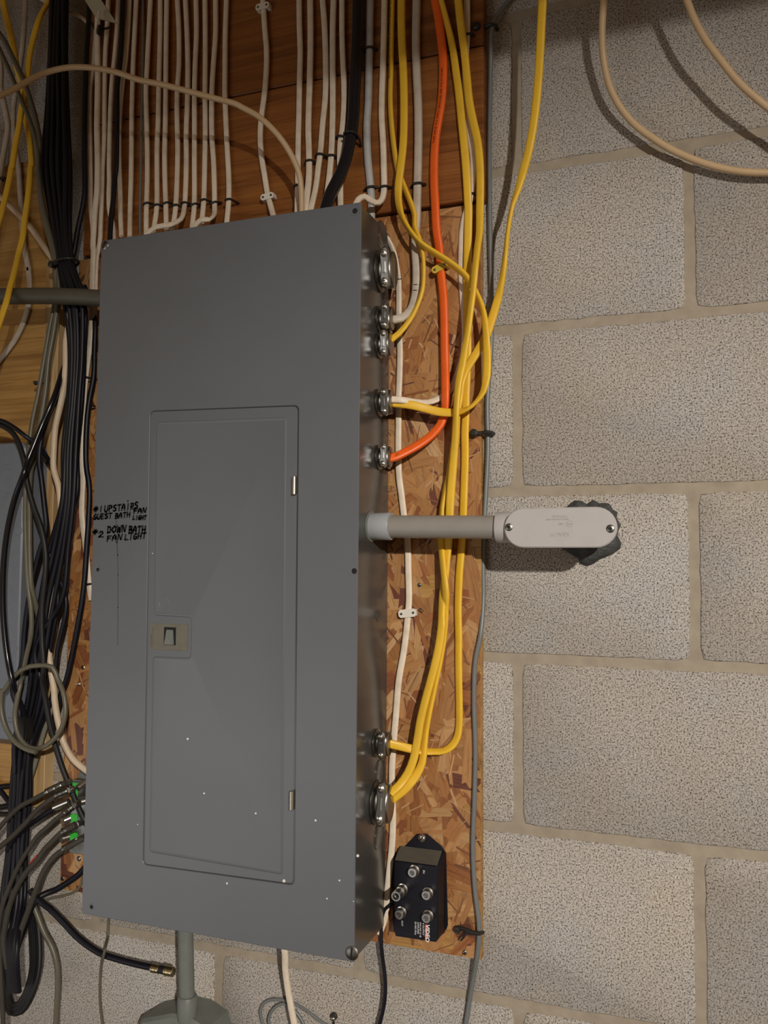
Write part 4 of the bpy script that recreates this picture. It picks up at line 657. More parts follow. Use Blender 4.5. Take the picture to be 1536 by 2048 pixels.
('b7', 'electrical_cable', 'cable', 'white', 0.32, 0.24, 'white cable hooking back left onto the top right corner of the panel', None,
  [(-6.65,-0.95,32.67,0),(-6.7,-0.95,25.67,0),(-6.71,-0.95,24.27,0),(-6.75,-0.95,22.18,0),(-6.8,-0.95,20.45,0),(-6.8,-0.95,19.41,0),(-6.71,-0.95,18.01,0),(-6.66,-0.95,16.63,0),(-6.64,-0.95,15.67,0),(-6.67,-1.1,15.06,0),(-6.8,-1.4,14.69,0),(-7.04,-1.8,14.69,0),(-7.27,-2.1,14.79,0),(-7.47,-2.4,14.54,0),(-7.62,-2.6,13.98,0)]),
('ya', 'electrical_cable', 'cable', 'yellow', 0.42, 0.2, 'yellow flat cable from the top left corner, lower of two leaving the left edge', None,
  [(-32.56,-2.59,37.58,0),(-31.01,-2.2,30.76,0),(-30.69,-2.12,29.35,0),(-30.31,-2.06,28.09,0),(-30.06,-2.0,27.06,0),(-29.91,-1.95,26.21,0),(-29.63,-1.91,25.44,0),(-29.38,-1.86,24.48,0),(-29.32,-1.8,23.45,0),(-29.11,-1.74,22.4,0),(-28.93,-1.68,21.35,0),(-28.85,-1.6,20.07,0),(-28.89,-1.6,20.02,0),(-28.82,-1.72,18.92,0),(-28.82,-1.87,17.52,0),(-28.85,-1.97,16.6,0),(-28.84,-2.1,15.44,0),(-28.98,-2.2,14.54,0),(-28.58,-2.9,13.17,0),(-28.22,-3.6,11.84,0),(-28.04,-4.0,10.89,0),(-28.43,-4.0,9.89,0),(-30.97,-4.0,3.37,0)]),
('yb', 'electrical_cable', 'cable', 'yellow', 0.42, 0.2, 'yellow flat cable curving from behind the black bundle, upper of two leaving the left edge', None,
  [(-20.88,-1.2,32.75,0),(-27.55,-1.2,30.62,0),(-28.24,-1.2,30.4,0),(-28.39,-1.5,29.71,0),(-28.34,-2.0,28.59,0),(-28.53,-2.12,27.56,0),(-28.65,-2.25,26.46,0),(-28.62,-2.4,25.18,0),(-28.77,-2.36,24.19,0),(-29.04,-2.33,23.23,0),(-29.22,-2.29,22.14,0),(-29.47,-2.25,21.17,0),(-29.74,-2.2,19.68,0),(-29.73,-2.2,19.97,0),(-29.93,-2.2,18.88,0),(-30.22,-2.2,17.8,0),(-30.45,-2.2,16.95,0),(-30.8,-2.2,16.01,0),(-33.24,-2.2,9.45,0)]),
('c1', 'electrical_cable', 'cable', 'cream', 0.36, 0.36, 'cream round cable snaking down between the black bundle and the panel, into the panel side', None,
  [(-36.47,-3.85,23.14,0),(-31.51,-1.6,18.74,0),(-31.07,-1.4,18.35,0),(-30.36,-1.1,17.6,0),(-29.3,-1.0,16.54,0),(-28.26,-1.0,15.24,0),(-27.57,-1.0,14.4,0),(-26.69,-1.1,13.25,0),(-26.09,-1.3,12.08,0),(-25.49,-1.8,11.01,0),(-25.52,-1.8,10.15,0),(-25.7,-1.8,9.1,0),(-25.67,-1.8,7.68,0),(-25.78,-1.8,6.27,0),(-26.0,-1.8,5.23,0),(-26.26,-1.8,4.19,0),(-26.34,-1.8,2.78,0),(-26.3,-1.8,1.73,0),(-25.91,-1.8,0.72,0),(-25.69,-1.8,-0.68,0),(-25.63,-1.8,-2.06,0),(-25.69,-1.8,-3.78,0),(-26.02,-1.8,-5.16,0),(-26.29,-1.8,-6.54,0),(-26.3,-1.8,-7.91,0),(-26.12,-1.8,-9.26,0),(-25.76,-1.8,-10.8,0),(-25.72,-1.8,-11.22,0),(-25.44,-1.74,-12.56,0),(-25.07,-1.7,-13.61,0),(-24.51,-1.66,-14.38,0),(-23.93,-1.63,-14.78,0),(-23.31,-1.6,-15.13,0)]),
('c2', 'electrical_cable', 'cable', 'dirtywhite', 0.36, 0.2, 'off-white cable crossing behind the yellow ones and curving off the left edge', None,
  [(-30.25,-1.08,38.17,0),(-30.33,-1.0,31.17,0),(-30.35,-0.98,29.45,0),(-30.54,-0.95,27.35,0),(-30.88,-0.92,25.54,0),(-31.04,-0.9,24.23,0),(-30.96,-0.88,22.61,0),(-30.61,-0.86,20.96,0),(-30.48,-0.85,20.24,0),(-30.39,-0.85,19.31,0),(-30.22,-0.85,17.91,0),(-30.11,-0.85,16.75,0),(-29.79,-0.85,15.12,0),(-29.46,-0.85,13.95,0),(-29.52,-0.85,14.15,0),(-29.41,-0.85,13.39,0),(-29.39,-0.85,11.89,0),(-29.68,-0.85,10.95,0),(-30.28,-0.85,9.88,0),(-30.9,-0.85,9.18,0),(-31.44,-0.85,8.66,0),(-36.48,-0.85,3.8,0)]),
('c3', 'electrical_cable', 'cable', 'dirtywhite', 0.38, 0.22, 'off-white cable hugging the left edge near the top, behind the yellow cables', None,
  [(-34.08,-1.0,35.26,0),(-32.41,-1.0,28.46,0),(-32.07,-1.0,27.08,0),(-32.01,-1.0,25.71,0),(-31.62,-1.0,24.39,0),(-31.33,-1.0,23.15,0),(-31.48,-1.0,22.1,0),(-31.72,-1.0,20.8,0),(-31.91,-1.0,19.23,0),(-32.75,-1.0,12.28,0)]),
('c4', 'electrical_cable', 'cable', 'cream', 0.24, 0.2, 'beige cable bending in the dark behind the small plastic bracket', None,
  [(-36.3,-0.6,35.55,0),(-30.4,-0.6,31.78,0),(-28.79,-0.6,30.75,0),(-27.13,-0.7,29.72,0),(-26.06,-0.82,29.04,0),(-25.48,-0.9,28.44,0),(-25.06,-1.0,27.66,0),(-25.1,-0.9,26.79,0)]),
('gr1', 'electrical_cable', 'cable', 'olive', 0.3, 0.3, 'dark green-grey cable slanting from the left edge to the bundle, upper of the pair', None,
  [(-34.9,-3.65,33.9,0),(-30.76,-3.0,28.29,0),(-30.0,-2.88,27.26,0),(-29.38,-2.74,26.07,0),(-28.77,-2.6,24.84,0),(-28.35,-2.46,23.7,0),(-28.0,-2.3,22.43,0),(-27.79,-2.12,20.95,0),(-27.99,-2.0,20.0,0),(-27.75,-1.93,18.0,0),(-27.41,-1.89,16.65,0),(-26.97,-1.84,15.3,0),(-26.59,-1.8,14.05,0),(-26.4,-1.8,13.11,0),(-26.34,-1.85,11.65,0),(-26.47,-1.92,9.85,0),(-26.74,-1.98,8.08,0),(-26.83,-2.04,6.29,0),(-26.99,-2.1,4.88,0),(-27.27,-2.15,3.48,0),(-27.43,-2.2,2.07,0),(-27.36,-2.4,1.74,0),(-27.07,-2.8,0.31,0),(-27.05,-2.73,-1.4,0),(-27.0,-2.65,-3.45,0),(-26.9,-2.6,-4.82,0),(-26.82,-2.2,-6.19,0),(-26.92,-1.6,-7.46,0),(-27.0,-1.3,-9.01,0)]),
('gr2', 'electrical_cable', 'cable', 'olive', 0.27, 0.27, 'dark green-grey cable slanting to the bundle, lower of the pair, ending in a coil', None,
  [(-33.9,-3.63,33.81,0),(-30.73,-3.0,27.6,0),(-30.03,-2.86,26.23,0),(-29.4,-2.73,24.89,0),(-28.84,-2.6,23.56,0),(-28.27,-2.4,22.17,0),(-27.9,-2.19,20.68,0),(-27.96,-2.0,19.33,0),(-27.78,-1.93,17.57,0),(-27.4,-1.88,16.21,0),(-26.97,-1.83,14.86,0),(-26.77,-1.8,13.98,0),(-26.69,-1.7,12.81,0),(-26.62,-1.77,11.56,0),(-26.81,-1.85,10.26,0),(-26.98,-1.94,8.82,0),(-27.14,-2.03,7.38,0),(-27.31,-2.12,5.95,0),(-27.54,-2.21,4.54,0),(-27.64,-2.3,3.12,0),(-27.26,-2.8,1.72,0),(-27.14,-3.0,0.64,0),(-27.19,-2.93,-0.73,0),(-27.16,-2.81,-2.77,0),(-27.04,-2.7,-4.82,0),(-26.82,-2.63,-6.17,0),(-26.83,-2.55,-7.53,0),(-27.19,-2.48,-8.9,0),(-27.54,-2.4,-10.28,0),(-27.01,-3.0,-10.12,0),(-27.05,-3.2,-11.11,0),(-27.12,-3.25,-12.05,0),(-26.74,-3.3,-13.07,0),(-26.08,-3.23,-13.63,0),(-25.27,-3.18,-13.58,0),(-24.68,-3.12,-13.21,0),(-24.17,-3.06,-12.61,0),(-23.96,-3.0,-11.88,0),(-24.01,-2.94,-11.22,0),(-24.3,-2.86,-10.47,0),(-24.7,-2.8,-9.92,0),(-24.98,-2.9,-9.29,0),(-25.71,-3.2,-9.2,0),(-26.49,-3.34,-9.38,0),(-27.16,-3.5,-9.93,0),(-27.64,-3.59,-10.63,0),(-27.69,-3.6,-10.56,0),(-27.79,-3.6,-11.25,0),(-27.61,-3.6,-12.14,0),(-27.17,-3.6,-12.89,0),(-26.58,-3.6,-13.39,0),(-25.87,-3.6,-13.65,0),(-25.28,-3.6,-13.73,0)]),
('gr3', 'electrical_cable', 'cable', 'olivelight', 0.28, 0.28, 'grey round cable running down from the coil to the heap of coaxial cables', None,
  [(-25.83,-1.4,-10.25,0),(-26.06,-1.4,-11.3,0),(-26.34,-1.5,-12.28,0),(-26.65,-1.5,-13.12,0),(-26.96,-1.5,-14.12,0),(-27.2,-1.5,-14.9,0),(-27.57,-1.5,-15.91,0),(-27.95,-1.5,-16.87,0),(-28.19,-1.5,-17.71,0),(-28.26,-1.5,-18.58,0),(-28.39,-1.5,-19.63,0)]),
('k1', 'coaxial_cable', 'cable', 'black', 0.3, 0.3, 'lone black cable hanging left of the white ones, joining the bundle at its tie', None,
  [(-25.07,-1.3,36.8,0),(-25.2,-1.3,29.8,0),(-25.23,-1.3,28.14,0),(-25.3,-1.3,26.59,0),(-25.32,-1.3,25.04,0),(-25.29,-1.3,21.95,0),(-25.19,-1.3,19.38,0),(-25.17,-1.3,19.21,0),(-25.09,-1.35,17.86,0),(-25.2,-1.38,16.99,0),(-25.45,-1.43,15.69,0),(-25.62,-1.48,14.39,0),(-25.76,-1.5,13.75,0),(-24.99,-2.0,12.53,0),(-24.26,-2.2,10.98,0),(-24.53,-2.0,9.3,0)]),
('k2', 'coaxial_cable', 'cable', 'black', 0.3, 0.3, 'black cable running down along the left edge of the panel', None,
  [(-25.39,-0.8,12.6,0),(-24.91,-0.8,11.53,0),(-24.38,-1.0,10.27,0),(-24.3,-1.07,8.81,0),(-24.25,-1.15,7.01,0),(-24.41,-1.2,5.95,0),(-24.55,-1.23,4.54,0),(-24.49,-1.27,2.08,0),(-24.19,-1.3,0.72,0),(-24.17,-1.31,-1.01,0),(-24.23,-1.33,-2.74,0),(-24.3,-1.34,-4.46,0),(-24.43,-1.36,-5.83,0),(-24.66,-1.37,-7.2,0),(-24.97,-1.38,-8.78,0),(-25.29,-1.39,-10.15,0),(-25.54,-1.4,-10.73,0),(-25.84,-1.4,-11.83,0),(-26.35,-1.3,-13.24,0)]),
('k3', 'coaxial_cable', 'cable', 'blacksoft', 0.31, 0.31, 'black cable arcing from the left edge and slanting behind the panel near its foot', None,
  [(-36.38,-2.69,6.43,0),(-29.69,-3.0,4.38,0),(-28.84,-3.04,4.12,0),(-28.07,-3.09,3.66,0),(-27.51,-3.14,2.86,0),(-27.11,-3.2,1.94,0),(-26.91,-3.2,0.96,0),(-26.44,-3.17,-0.41,0),(-25.81,-3.15,-1.77,0),(-25.49,-3.12,-3.12,0),(-25.5,-3.1,-4.45,0),(-25.67,-3.06,-6.12,0),(-25.63,-3.03,-7.79,0),(-25.47,-3.0,-9.44,0),(-25.72,-2.8,-10.08,0),(-25.69,-2.6,-10.95,0),(-25.52,-2.44,-12.18,0),(-25.23,-2.25,-13.52,0),(-24.81,-2.07,-14.84,0),(-24.37,-1.92,-15.89,0),(-23.93,-1.76,-16.94,0),(-23.37,-1.6,-18.02,0)]),
('k4', 'coaxial_cable', 'cable', 'blackgloss', 0.32, 0.32, 'glossy black cable bowing out to the left over the grey knockout box', None,
  [(-25.39,-1.2,9.95,0),(-25.7,-1.3,8.87,0),(-26.0,-1.6,7.54,0),(-25.66,-2.7,5.6,0),(-26.1,-3.09,3.97,0),(-26.33,-3.35,2.92,0),(-26.57,-3.6,1.88,0),(-26.53,-3.8,1.36,0),(-27.17,-3.77,-0.11,0),(-27.61,-3.74,-1.78,0),(-27.82,-3.72,-3.47,0),(-27.85,-3.68,-5.48,0),(-27.71,-3.65,-7.15,0),(-27.41,-3.63,-8.8,0),(-26.97,-3.6,-10.3,0),(-27.29,-3.0,-10.88,0),(-27.25,-2.4,-12.14,0),(-27.29,-2.0,-13.46,0)]),
('k5', 'coaxial_cable', 'cable', 'black', 0.25, 0.25, 'black cable arching over the top edge of the grey knockout box', None,
  [(-36.22,-4.43,6.14,0),(-29.48,-3.4,4.55,0),(-28.63,-3.27,4.35,0),(-27.86,-3.13,3.92,0),(-27.19,-3.0,3.42,0),(-26.85,-2.4,3.0,0),(-26.75,-1.7,2.25,0),(-26.73,-1.2,1.64,0),(-26.08,-1.2,0.56,0)]),
('k6', 'coaxial_cable', 'cable', 'black', 0.3, 0.3, 'black cable crossing from the bundle down past the grey knockout box', None,
  [(-25.59,-1.3,8.14,0),(-26.06,-1.5,6.71,0),(-26.41,-2.2,4.83,0),(-26.61,-2.5,3.4,0),(-26.63,-2.6,2.0,0),(-26.48,-2.6,1.35,0),(-26.27,-2.49,-0.37,0),(-26.16,-2.4,-1.74,0),(-26.6,-2.4,-3.11,0),(-26.97,-2.4,-4.48,0),(-27.29,-2.4,-6.19,0),(-27.44,-2.4,-7.56,0),(-27.54,-2.4,-9.26,0),(-27.95,-2.6,-10.7,0),(-27.41,-2.6,-12.02,0),(-27.68,-2.6,-13.64,0),(-27.61,-2.6,-15.24,0)]),
('s0', 'coaxial_cable', 'cable', 'black', 0.27, 0.27, 'black coaxial cable in the tied bundle, leftmost at the photo top', 'black coaxial cables in the tied bundle',
  [(-28.21,-1.25,39.15,0),(-27.99,-1.4,32.15,0),(-27.81,-1.52,26.41,0),(-27.91,-1.52,23.03,0),(-28.1,-1.48,20.02,0),(-27.21,-1.69,16.76,0),(-26.43,-1.8,13.78,0),(-25.82,-1.9,11.48,0),(-25.35,-1.88,8.53,0),(-25.4,-1.83,5.66,0),(-25.61,-1.86,2.79,0),(-25.52,-1.91,-0.06,0),(-26.42,-1.81,-2.88,0),(-26.97,-1.77,-5.72,0),(-27.53,-1.83,-8.56,0),(-28.02,-1.65,-11.41,0),(-28.42,-1.72,-14.24,0),(-28.69,-1.65,-17.07,0),(-28.65,-1.79,-19.8,0),(-28.62,-2.13,-22.42,0),(-28.01,-2.6,-24.58,0),(-27.2,-2.9,-26.83,0)]),
('s1', 'coaxial_cable', 'cable', 'black', 0.27, 0.27, 'black coaxial cable in the tied bundle, second from the left at the photo top', 'black coaxial cables in the tied bundle',
  [(-27.66,-1.83,38.75,0),(-27.54,-1.83,31.75,0),(-27.44,-1.83,26.15,0),(-27.39,-1.92,22.73,0),(-27.47,-1.86,19.74,0),(-26.69,-2.09,16.53,0),(-25.86,-2.3,13.55,0),(-25.12,-2.4,11.26,0),(-24.88,-2.26,8.4,0),(-24.91,-2.25,5.55,0),(-25.11,-2.25,2.72,0),(-25.14,-2.32,-0.1,0),(-25.78,-2.17,-2.89,0),(-26.44,-2.21,-5.69,0),(-26.92,-2.19,-8.5,0),(-27.32,-2.1,-11.31,0),(-27.92,-2.13,-14.12,0),(-28.01,-2.12,-16.88,0),(-28.11,-2.16,-19.62,0),(-28.05,-2.48,-22.22,0),(-27.74,-2.75,-24.47,0),(-27.02,-3.0,-26.75,0)]),
('s2', 'coaxial_cable', 'cable', 'black', 0.27, 0.27, 'black coaxial cable in the tied bundle, third from the left at the photo top', 'black coaxial cables in the tied bundle',
  [(-28.01,-1.13,39.13,0),(-27.74,-1.34,32.14,0),(-27.52,-1.51,26.36,0),(-27.56,-1.43,23.01,0),(-27.51,-1.44,19.94,0),(-26.96,-1.69,16.72,0),(-26.18,-1.8,13.75,0),(-25.46,-1.9,11.44,0),(-25.07,-1.86,8.51,0),(-25.2,-1.85,5.64,0),(-25.4,-1.84,2.79,0),(-25.29,-1.93,-0.07,0),(-25.33,-1.73,-2.88,0),(-26.53,-1.77,-5.71,0),(-27.08,-1.79,-8.54,0),(-27.49,-1.67,-11.38,0),(-28.23,-1.72,-14.22,0),(-28.29,-1.66,-17.02,0),(-28.38,-1.83,-19.75,0),(-28.24,-2.04,-22.4,0),(-27.48,-2.9,-24.38,0),(-26.85,-3.1,-26.68,0)]),
('s3', 'coaxial_cable', 'cable', 'black', 0.27, 0.27, 'black coaxial cable in the tied bundle, fourth from the left at the photo top', 'black coaxial cables in the tied bundle',
  [(-27.25,-1.65,38.71,0),(-27.2,-1.77,31.71,0),(-27.16,-1.87,26.08,0),(-27.13,-1.87,22.71,0),(-27.01,-1.92,19.64,0),(-26.43,-2.05,16.51,0),(-25.63,-2.3,13.52,0),(-24.79,-2.4,11.22,0),(-24.66,-2.26,8.38,0),(-24.68,-2.32,5.52,0),(-24.89,-2.31,2.7,0),(-24.94,-2.25,-0.1,0),(-25.38,-2.22,-2.89,0),(-26.06,-2.16,-5.69,0),(-26.41,-2.22,-8.48,0),(-26.96,-2.11,-11.29,0),(-27.69,-2.09,-14.11,0),(-27.79,-2.07,-16.88,0),(-27.83,-2.16,-19.59,0),(-27.65,-2.51,-22.15,0),(-27.24,-3.05,-24.28,0),(-26.68,-3.2,-26.6,0)]),
('s4', 'coaxial_cable', 'cable', 'black', 0.27, 0.27, 'black coaxial cable in the tied bundle, fifth from the left at the photo top', 'black coaxial cables in the tied bundle',
  [(-27.81,-1.2,39.05,0),(-27.48,-1.36,32.06,0),(-27.21,-1.49,26.3,0),(-27.25,-1.43,22.96,0),(-27.15,-1.46,19.87,0),(-26.58,-1.68,16.68,0),(-25.95,-1.8,13.73,0),(-25.13,-1.9,11.41,0),(-24.85,-1.89,8.48,0),(-24.87,-1.91,5.61,0),(-25.08,-1.91,2.76,0),(-25.07,-1.9,-0.07,0),(-25.46,-1.83,-2.88,0),(-26.13,-1.83,-5.7,0),(-26.7,-1.77,-8.53,0),(-27.14,-1.64,-11.36,0),(-27.8,-1.67,-14.2,0),(-28.0,-1.69,-16.99,0),(-28.03,-1.77,-19.73,0),(-27.83,-2.11,-22.32,0),(-26.99,-3.2,-24.18,0),(-26.51,-3.3,-26.53,0)]),
('s5', 'coaxial_cable', 'cable', 'black', 0.27, 0.27, 'black coaxial cable in the tied bundle, sixth from the left at the photo top', 'black coaxial cables in the tied bundle',
  [(-27.05,-1.74,38.63,0),(-26.97,-1.8,31.63,0),(-26.91,-1.85,26.04,0),(-26.67,-1.9,22.61,0),(-26.6,-1.9,19.58,0),(-26.11,-2.03,16.47,0),(-25.4,-2.3,13.49,0),(-24.63,-2.4,11.21,0),(-24.47,-2.26,8.36,0),(-24.58,-2.25,5.53,0),(-24.71,-2.28,2.7,0),(-24.71,-2.29,-0.11,0),(-25.15,-2.15,-2.89,0),(-25.65,-2.17,-5.68,0),(-26.11,-2.17,-8.47,0),(-26.46,-2.08,-11.26,0),(-27.29,-2.08,-14.08,0),(-27.61,-2.08,-16.85,0),(-27.54,-2.19,-19.55,0),(-27.22,-2.51,-22.09,0),(-26.74,-3.35,-24.08,0),(-26.34,-3.4,-26.45,0)]),
('s6', 'coaxial_cable', 'cable', 'black', 0.27, 0.27, 'black coaxial cable in the tied bundle, seventh from the left at the photo top', 'black coaxial cables in the tied bundle',
  [(-27.5,-1.34,38.95,0),(-27.23,-1.41,31.96,0),(-27.01,-1.47,26.28,0),(-26.9,-1.49,22.87,0),(-26.67,-1.53,19.77,0),(-26.19,-1.69,16.62,0),(-25.73,-1.8,13.7,0),(-24.8,-1.9,11.37,0),(-24.68,-1.89,8.47,0),(-24.75,-1.84,5.61,0),(-24.81,-1.92,2.75,0),(-24.95,-1.87,-0.07,0),(-25.99,-1.76,-2.88,0),(-25.69,-1.83,-5.69,0),(-26.15,-1.79,-8.5,0),(-26.63,-1.66,-11.33,0),(-27.67,-1.63,-14.19,0),(-27.8,-1.66,-16.98,0),(-27.78,-1.74,-19.71,0),(-27.51,-2.07,-22.29,0),(-26.5,-3.5,-23.98,0),(-26.18,-3.5,-26.38,0)]),
('s7', 'coaxial_cable', 'cable', 'black', 0.27, 0.27, 'black coaxial cable in the tied bundle, eighth from the left at the photo top', 'black coaxial cables in the tied bundle',
  [(-27.11,-1.79,38.57,0),(-26.77,-1.81,31.58,0),(-26.5,-1.83,25.96,0),(-26.32,-1.86,22.57,0),(-26.05,-1.91,19.49,0),(-25.83,-2.06,16.42,0),(-25.18,-2.3,13.47,0),(-24.21,-2.4,11.16,0),(-24.15,-2.28,8.33,0),(-24.26,-2.29,5.5,0),(-24.4,-2.24,2.69,0),(-24.45,-2.26,-0.11,0),(-24.8,-2.16,-2.89,0),(-25.15,-2.13,-5.67,0),(-26.82,-2.2,-8.49,0),(-26.19,-2.03,-11.25,0),(-27.04,-2.1,-14.05,0),(-27.2,-2.08,-16.81,0),(-27.26,-2.21,-19.51,0),(-26.98,-2.49,-22.07,0),(-26.25,-3.65,-23.88,0),(-26.0,-3.6,-26.31,0)]),
('s8', 'coaxial_cable', 'cable', 'black', 0.27, 0.27, 'black coaxial cable in the tied bundle, rightmost at the photo top', 'black coaxial cables in the tied bundle',
  [(-27.17,-1.23,38.88,0),(-26.86,-1.39,31.89,0),(-26.61,-1.52,26.16,0),(-26.4,-1.47,22.78,0),(-26.14,-1.45,19.72,0),(-25.86,-1.71,16.56,0),(-25.43,-1.8,13.67,0),(-24.43,-1.9,11.34,0),(-24.36,-1.86,8.45,0),(-24.39,-1.92,5.58,0),(-24.63,-1.88,2.75,0),(-24.63,-1.88,-0.08,0),(-26.45,-1.75,-2.88,0),(-25.2,-1.73,-5.69,0),(-25.66,-1.76,-8.49,0),(-26.05,-1.7,-11.29,0),(-27.24,-1.7,-14.15,0),(-27.32,-1.7,-16.92,0),(-27.36,-1.81,-19.64,0),(-27.1,-2.09,-22.22,0),(-25.94,-3.8,-23.78,0),(-25.79,-3.7,-26.22,0)]),
('e1', 'coaxial_cable', 'cable', 'dusty', 0.27, 0.27, 'dusty black coaxial cable on the topmost visible splitter port, with a metal end sleeve', None,
  [(-23.76,-3.0,-15.34,0),(-24.05,-3.0,-15.5,0),(-24.71,-3.0,-15.83,0),(-25.1,-3.0,-16.01,0),(-25.92,-3.0,-16.44,0),(-26.75,-3.0,-16.87,0),(-27.49,-3.0,-17.5,0),(-28.17,-3.0,-18.2,0),(-28.56,-3.0,-18.76,0),(-32.56,-3.0,-24.5,0)]),
('e2', 'coaxial_cable', 'cable', 'dusty', 0.28, 0.28, 'dusty black coaxial cable leaving the splitter second from the top', None,
  [(-23.82,-2.8,-15.84,0),(-24.3,-2.9,-16.04,0),(-25.02,-2.9,-16.49,0),(-25.74,-2.9,-17.03,0),(-26.46,-2.9,-17.77,0),(-27.38,-2.9,-18.61,0),(-28.17,-2.9,-19.24,0),(-28.66,-2.9,-19.67,0),(-33.92,-2.9,-24.29,0)]),
('e3', 'coaxial_cable', 'cable', 'black', 0.29, 0.29, 'short black coaxial cable leaving the threaded splitter port behind the dusty ones', None,
  [(-24.9,-2.4,-16.92,0),(-25.48,-2.4,-17.27,0),(-26.12,-2.34,-17.67,0),(-26.76,-2.28,-18.09,0),(-27.58,-2.2,-18.76,0),(-28.31,-2.2,-19.68,0)]),
('e4', 'coaxial_cable', 'cable', 'dusty', 0.25, 0.25, 'dusty black coaxial cable on the middle splitter port above the lower green label', None,
  [(-23.56,-3.0,-16.74,0),(-23.89,-3.0,-16.98,0),(-24.39,-3.02,-17.36,0),(-24.98,-3.05,-17.88,0),(-25.53,-3.07,-18.35,0),(-25.92,-3.1,-18.93,0),(-26.26,-3.1,-19.38,0),(-26.76,-3.1,-20.2,0),(-27.25,-3.1,-21.23,0),(-27.66,-3.1,-22.25,0),(-27.87,-3.1,-23.52,0),(-27.72,-3.1,-24.87,0),(-26.95,-3.1,-31.83,0)]),
('e5', 'coaxial_cable', 'cable', 'dusty', 0.31, 0.31, 'dusty black coaxial cable sleeved beside the lower green label on the splitter', None,
  [(-22.93,-3.1,-17.43,0),(-23.55,-3.2,-17.77,0),(-23.97,-3.2,-18.06,0),(-24.43,-3.2,-18.5,0),(-24.85,-3.2,-18.89,0),(-25.2,-3.3,-19.43,0),(-25.98,-3.27,-20.22,0),(-26.59,-3.24,-21.09,0),(-27.02,-3.21,-21.98,0),(-27.32,-3.18,-23.06,0),(-27.48,-3.14,-24.13,0),(-27.15,-3.1,-25.46,0)]),
('e6', 'coaxial_cable', 'cable', 'dusty', 0.3, 0.3, 'dusty black coaxial cable on the lowest splitter port, with a metal sleeve', None,
  [(-22.47,-3.0,-18.09,0),(-22.95,-3.2,-18.37,0),(-23.46,-3.2,-18.69,0),(-24.18,-3.2,-19.17,0),(-24.75,-3.3,-19.92,0),(-25.24,-3.28,-20.97,0),(-25.65,-3.26,-21.91,0),(-25.98,-3.25,-22.71,0),(-26.31,-3.24,-23.57,0),(-26.5,-3.22,-24.63,0),(-26.56,-3.2,-25.66,0)]),
('e7', 'coaxial_cable', 'cable', 'black', 0.34, 0.34, 'thick black coaxial cable curving from behind the panel foot into the heap', None,
  [(-23.4,-1.0,-19.96,0),(-23.95,-1.0,-20.42,0),(-24.33,-1.11,-20.85,0),(-25.06,-1.28,-21.38,0),(-25.65,-1.4,-21.74,0),(-26.18,-1.8,-21.95,0),(-26.43,-2.2,-22.4,0),(-26.83,-2.2,-23.43,0),(-27.41,-2.2,-24.84,0)]),
('e8', 'coaxial_cable', 'cable', 'black', 0.33, 0.33, 'black coaxial cable ending in a loose gold connector in front of the blocks', None,
  [(-26.64,-2.2,-21.59,0),(-26.0,-2.2,-22.06,0),(-25.28,-2.2,-22.38,0),(-24.38,-2.2,-22.94,0),(-23.49,-2.2,-23.55,0),(-22.63,-2.2,-23.96,0),(-21.78,-2.2,-24.23,0),(-20.78,-2.2,-24.34,0),(-19.56,-2.2,-24.41,0),(-18.52,-2.2,-24.42,0)]),
('e9', 'coaxial_cable', 'cable', 'olive', 0.15, 0.15, 'thin brown cable curving from behind the panel foot below the black one', None,
  [(-24.31,-0.7,-20.95,0),(-24.47,-0.7,-21.54,0),(-24.69,-0.84,-21.87,0),(-25.37,-1.08,-22.13,0),(-26.07,-1.31,-22.3,0),(-26.61,-1.5,-22.54,0),(-26.85,-1.8,-23.17,0)]),
('e10', 'coaxial_cable', 'cable', 'olive', 0.3, 0.3, 'flat grey-green cable hanging straight down from the heap at the bottom left', None,
  [(-26.61,-2.0,-22.36,0),(-26.23,-2.0,-23.0,0),(-25.75,-2.0,-23.83,0),(-25.19,-2.0,-24.51,0),(-24.83,-2.0,-25.41,0),(-24.72,-2.0,-26.56,0),(-24.75,-2.0,-27.58,0),(-24.78,-2.0,-28.67,0),(-24.97,-2.0,-35.67,0)]),
('e11', 'thin_wire', 'cable', 'olive', 0.15, 0.15, 'thin olive wire hanging below the bottom left corner of the panel', None,
  [(-21.85,-1.5,-22.29,0),(-21.99,-1.4,-22.89,0),(-22.01,-1.4,-23.64,0),(-21.27,-2.6,-23.79,0),(-21.76,-2.2,-24.83,0),(-21.98,-1.99,-26.09,0),(-22.06,-1.8,-27.2,0),(-22.01,-1.6,-28.36,0),(-21.71,-0.41,-35.25,0)]),
('h0', 'coaxial_cable', 'cable', 'blacksoft', 0.3, 0.3, 'outermost black cable loop of the heap hanging at the bottom left', 'black cable loops of the heap',
  [(-28.91,-1.4,-22.6,0),(-29.02,-1.6,-24.27,0),(-28.91,-1.9,-26.26,0),(-28.19,-2.3,-27.57,0),(-27.34,-2.6,-28.04,0),(-26.54,-2.6,-27.83,0),(-25.97,-2.5,-26.89,0),(-25.85,-2.2,-25.63,0),(-26.18,-1.9,-24.08,0),(-26.7,-1.7,-22.48,0)]),
('h1', 'coaxial_cable', 'cable', 'black', 0.3, 0.3, 'second black cable loop of the heap hanging at the bottom left', 'black cable loops of the heap',
  [(-28.78,-1.4,-22.59,0),(-28.95,-1.6,-24.26,0),(-28.78,-1.9,-26.24,0),(-28.06,-2.3,-27.55,0),(-27.29,-2.6,-27.99,0),(-26.58,-2.6,-27.73,0),(-26.04,-2.5,-26.8,0),(-25.96,-2.2,-25.65,0),(-26.31,-1.9,-24.1,0),(-26.79,-1.7,-22.49,0)]),
('h2', 'coaxial_cable', 'cable', 'blacksoft', 0.3, 0.3, 'middle black cable loop of the heap hanging at the bottom left', 'black cable loops of the heap',
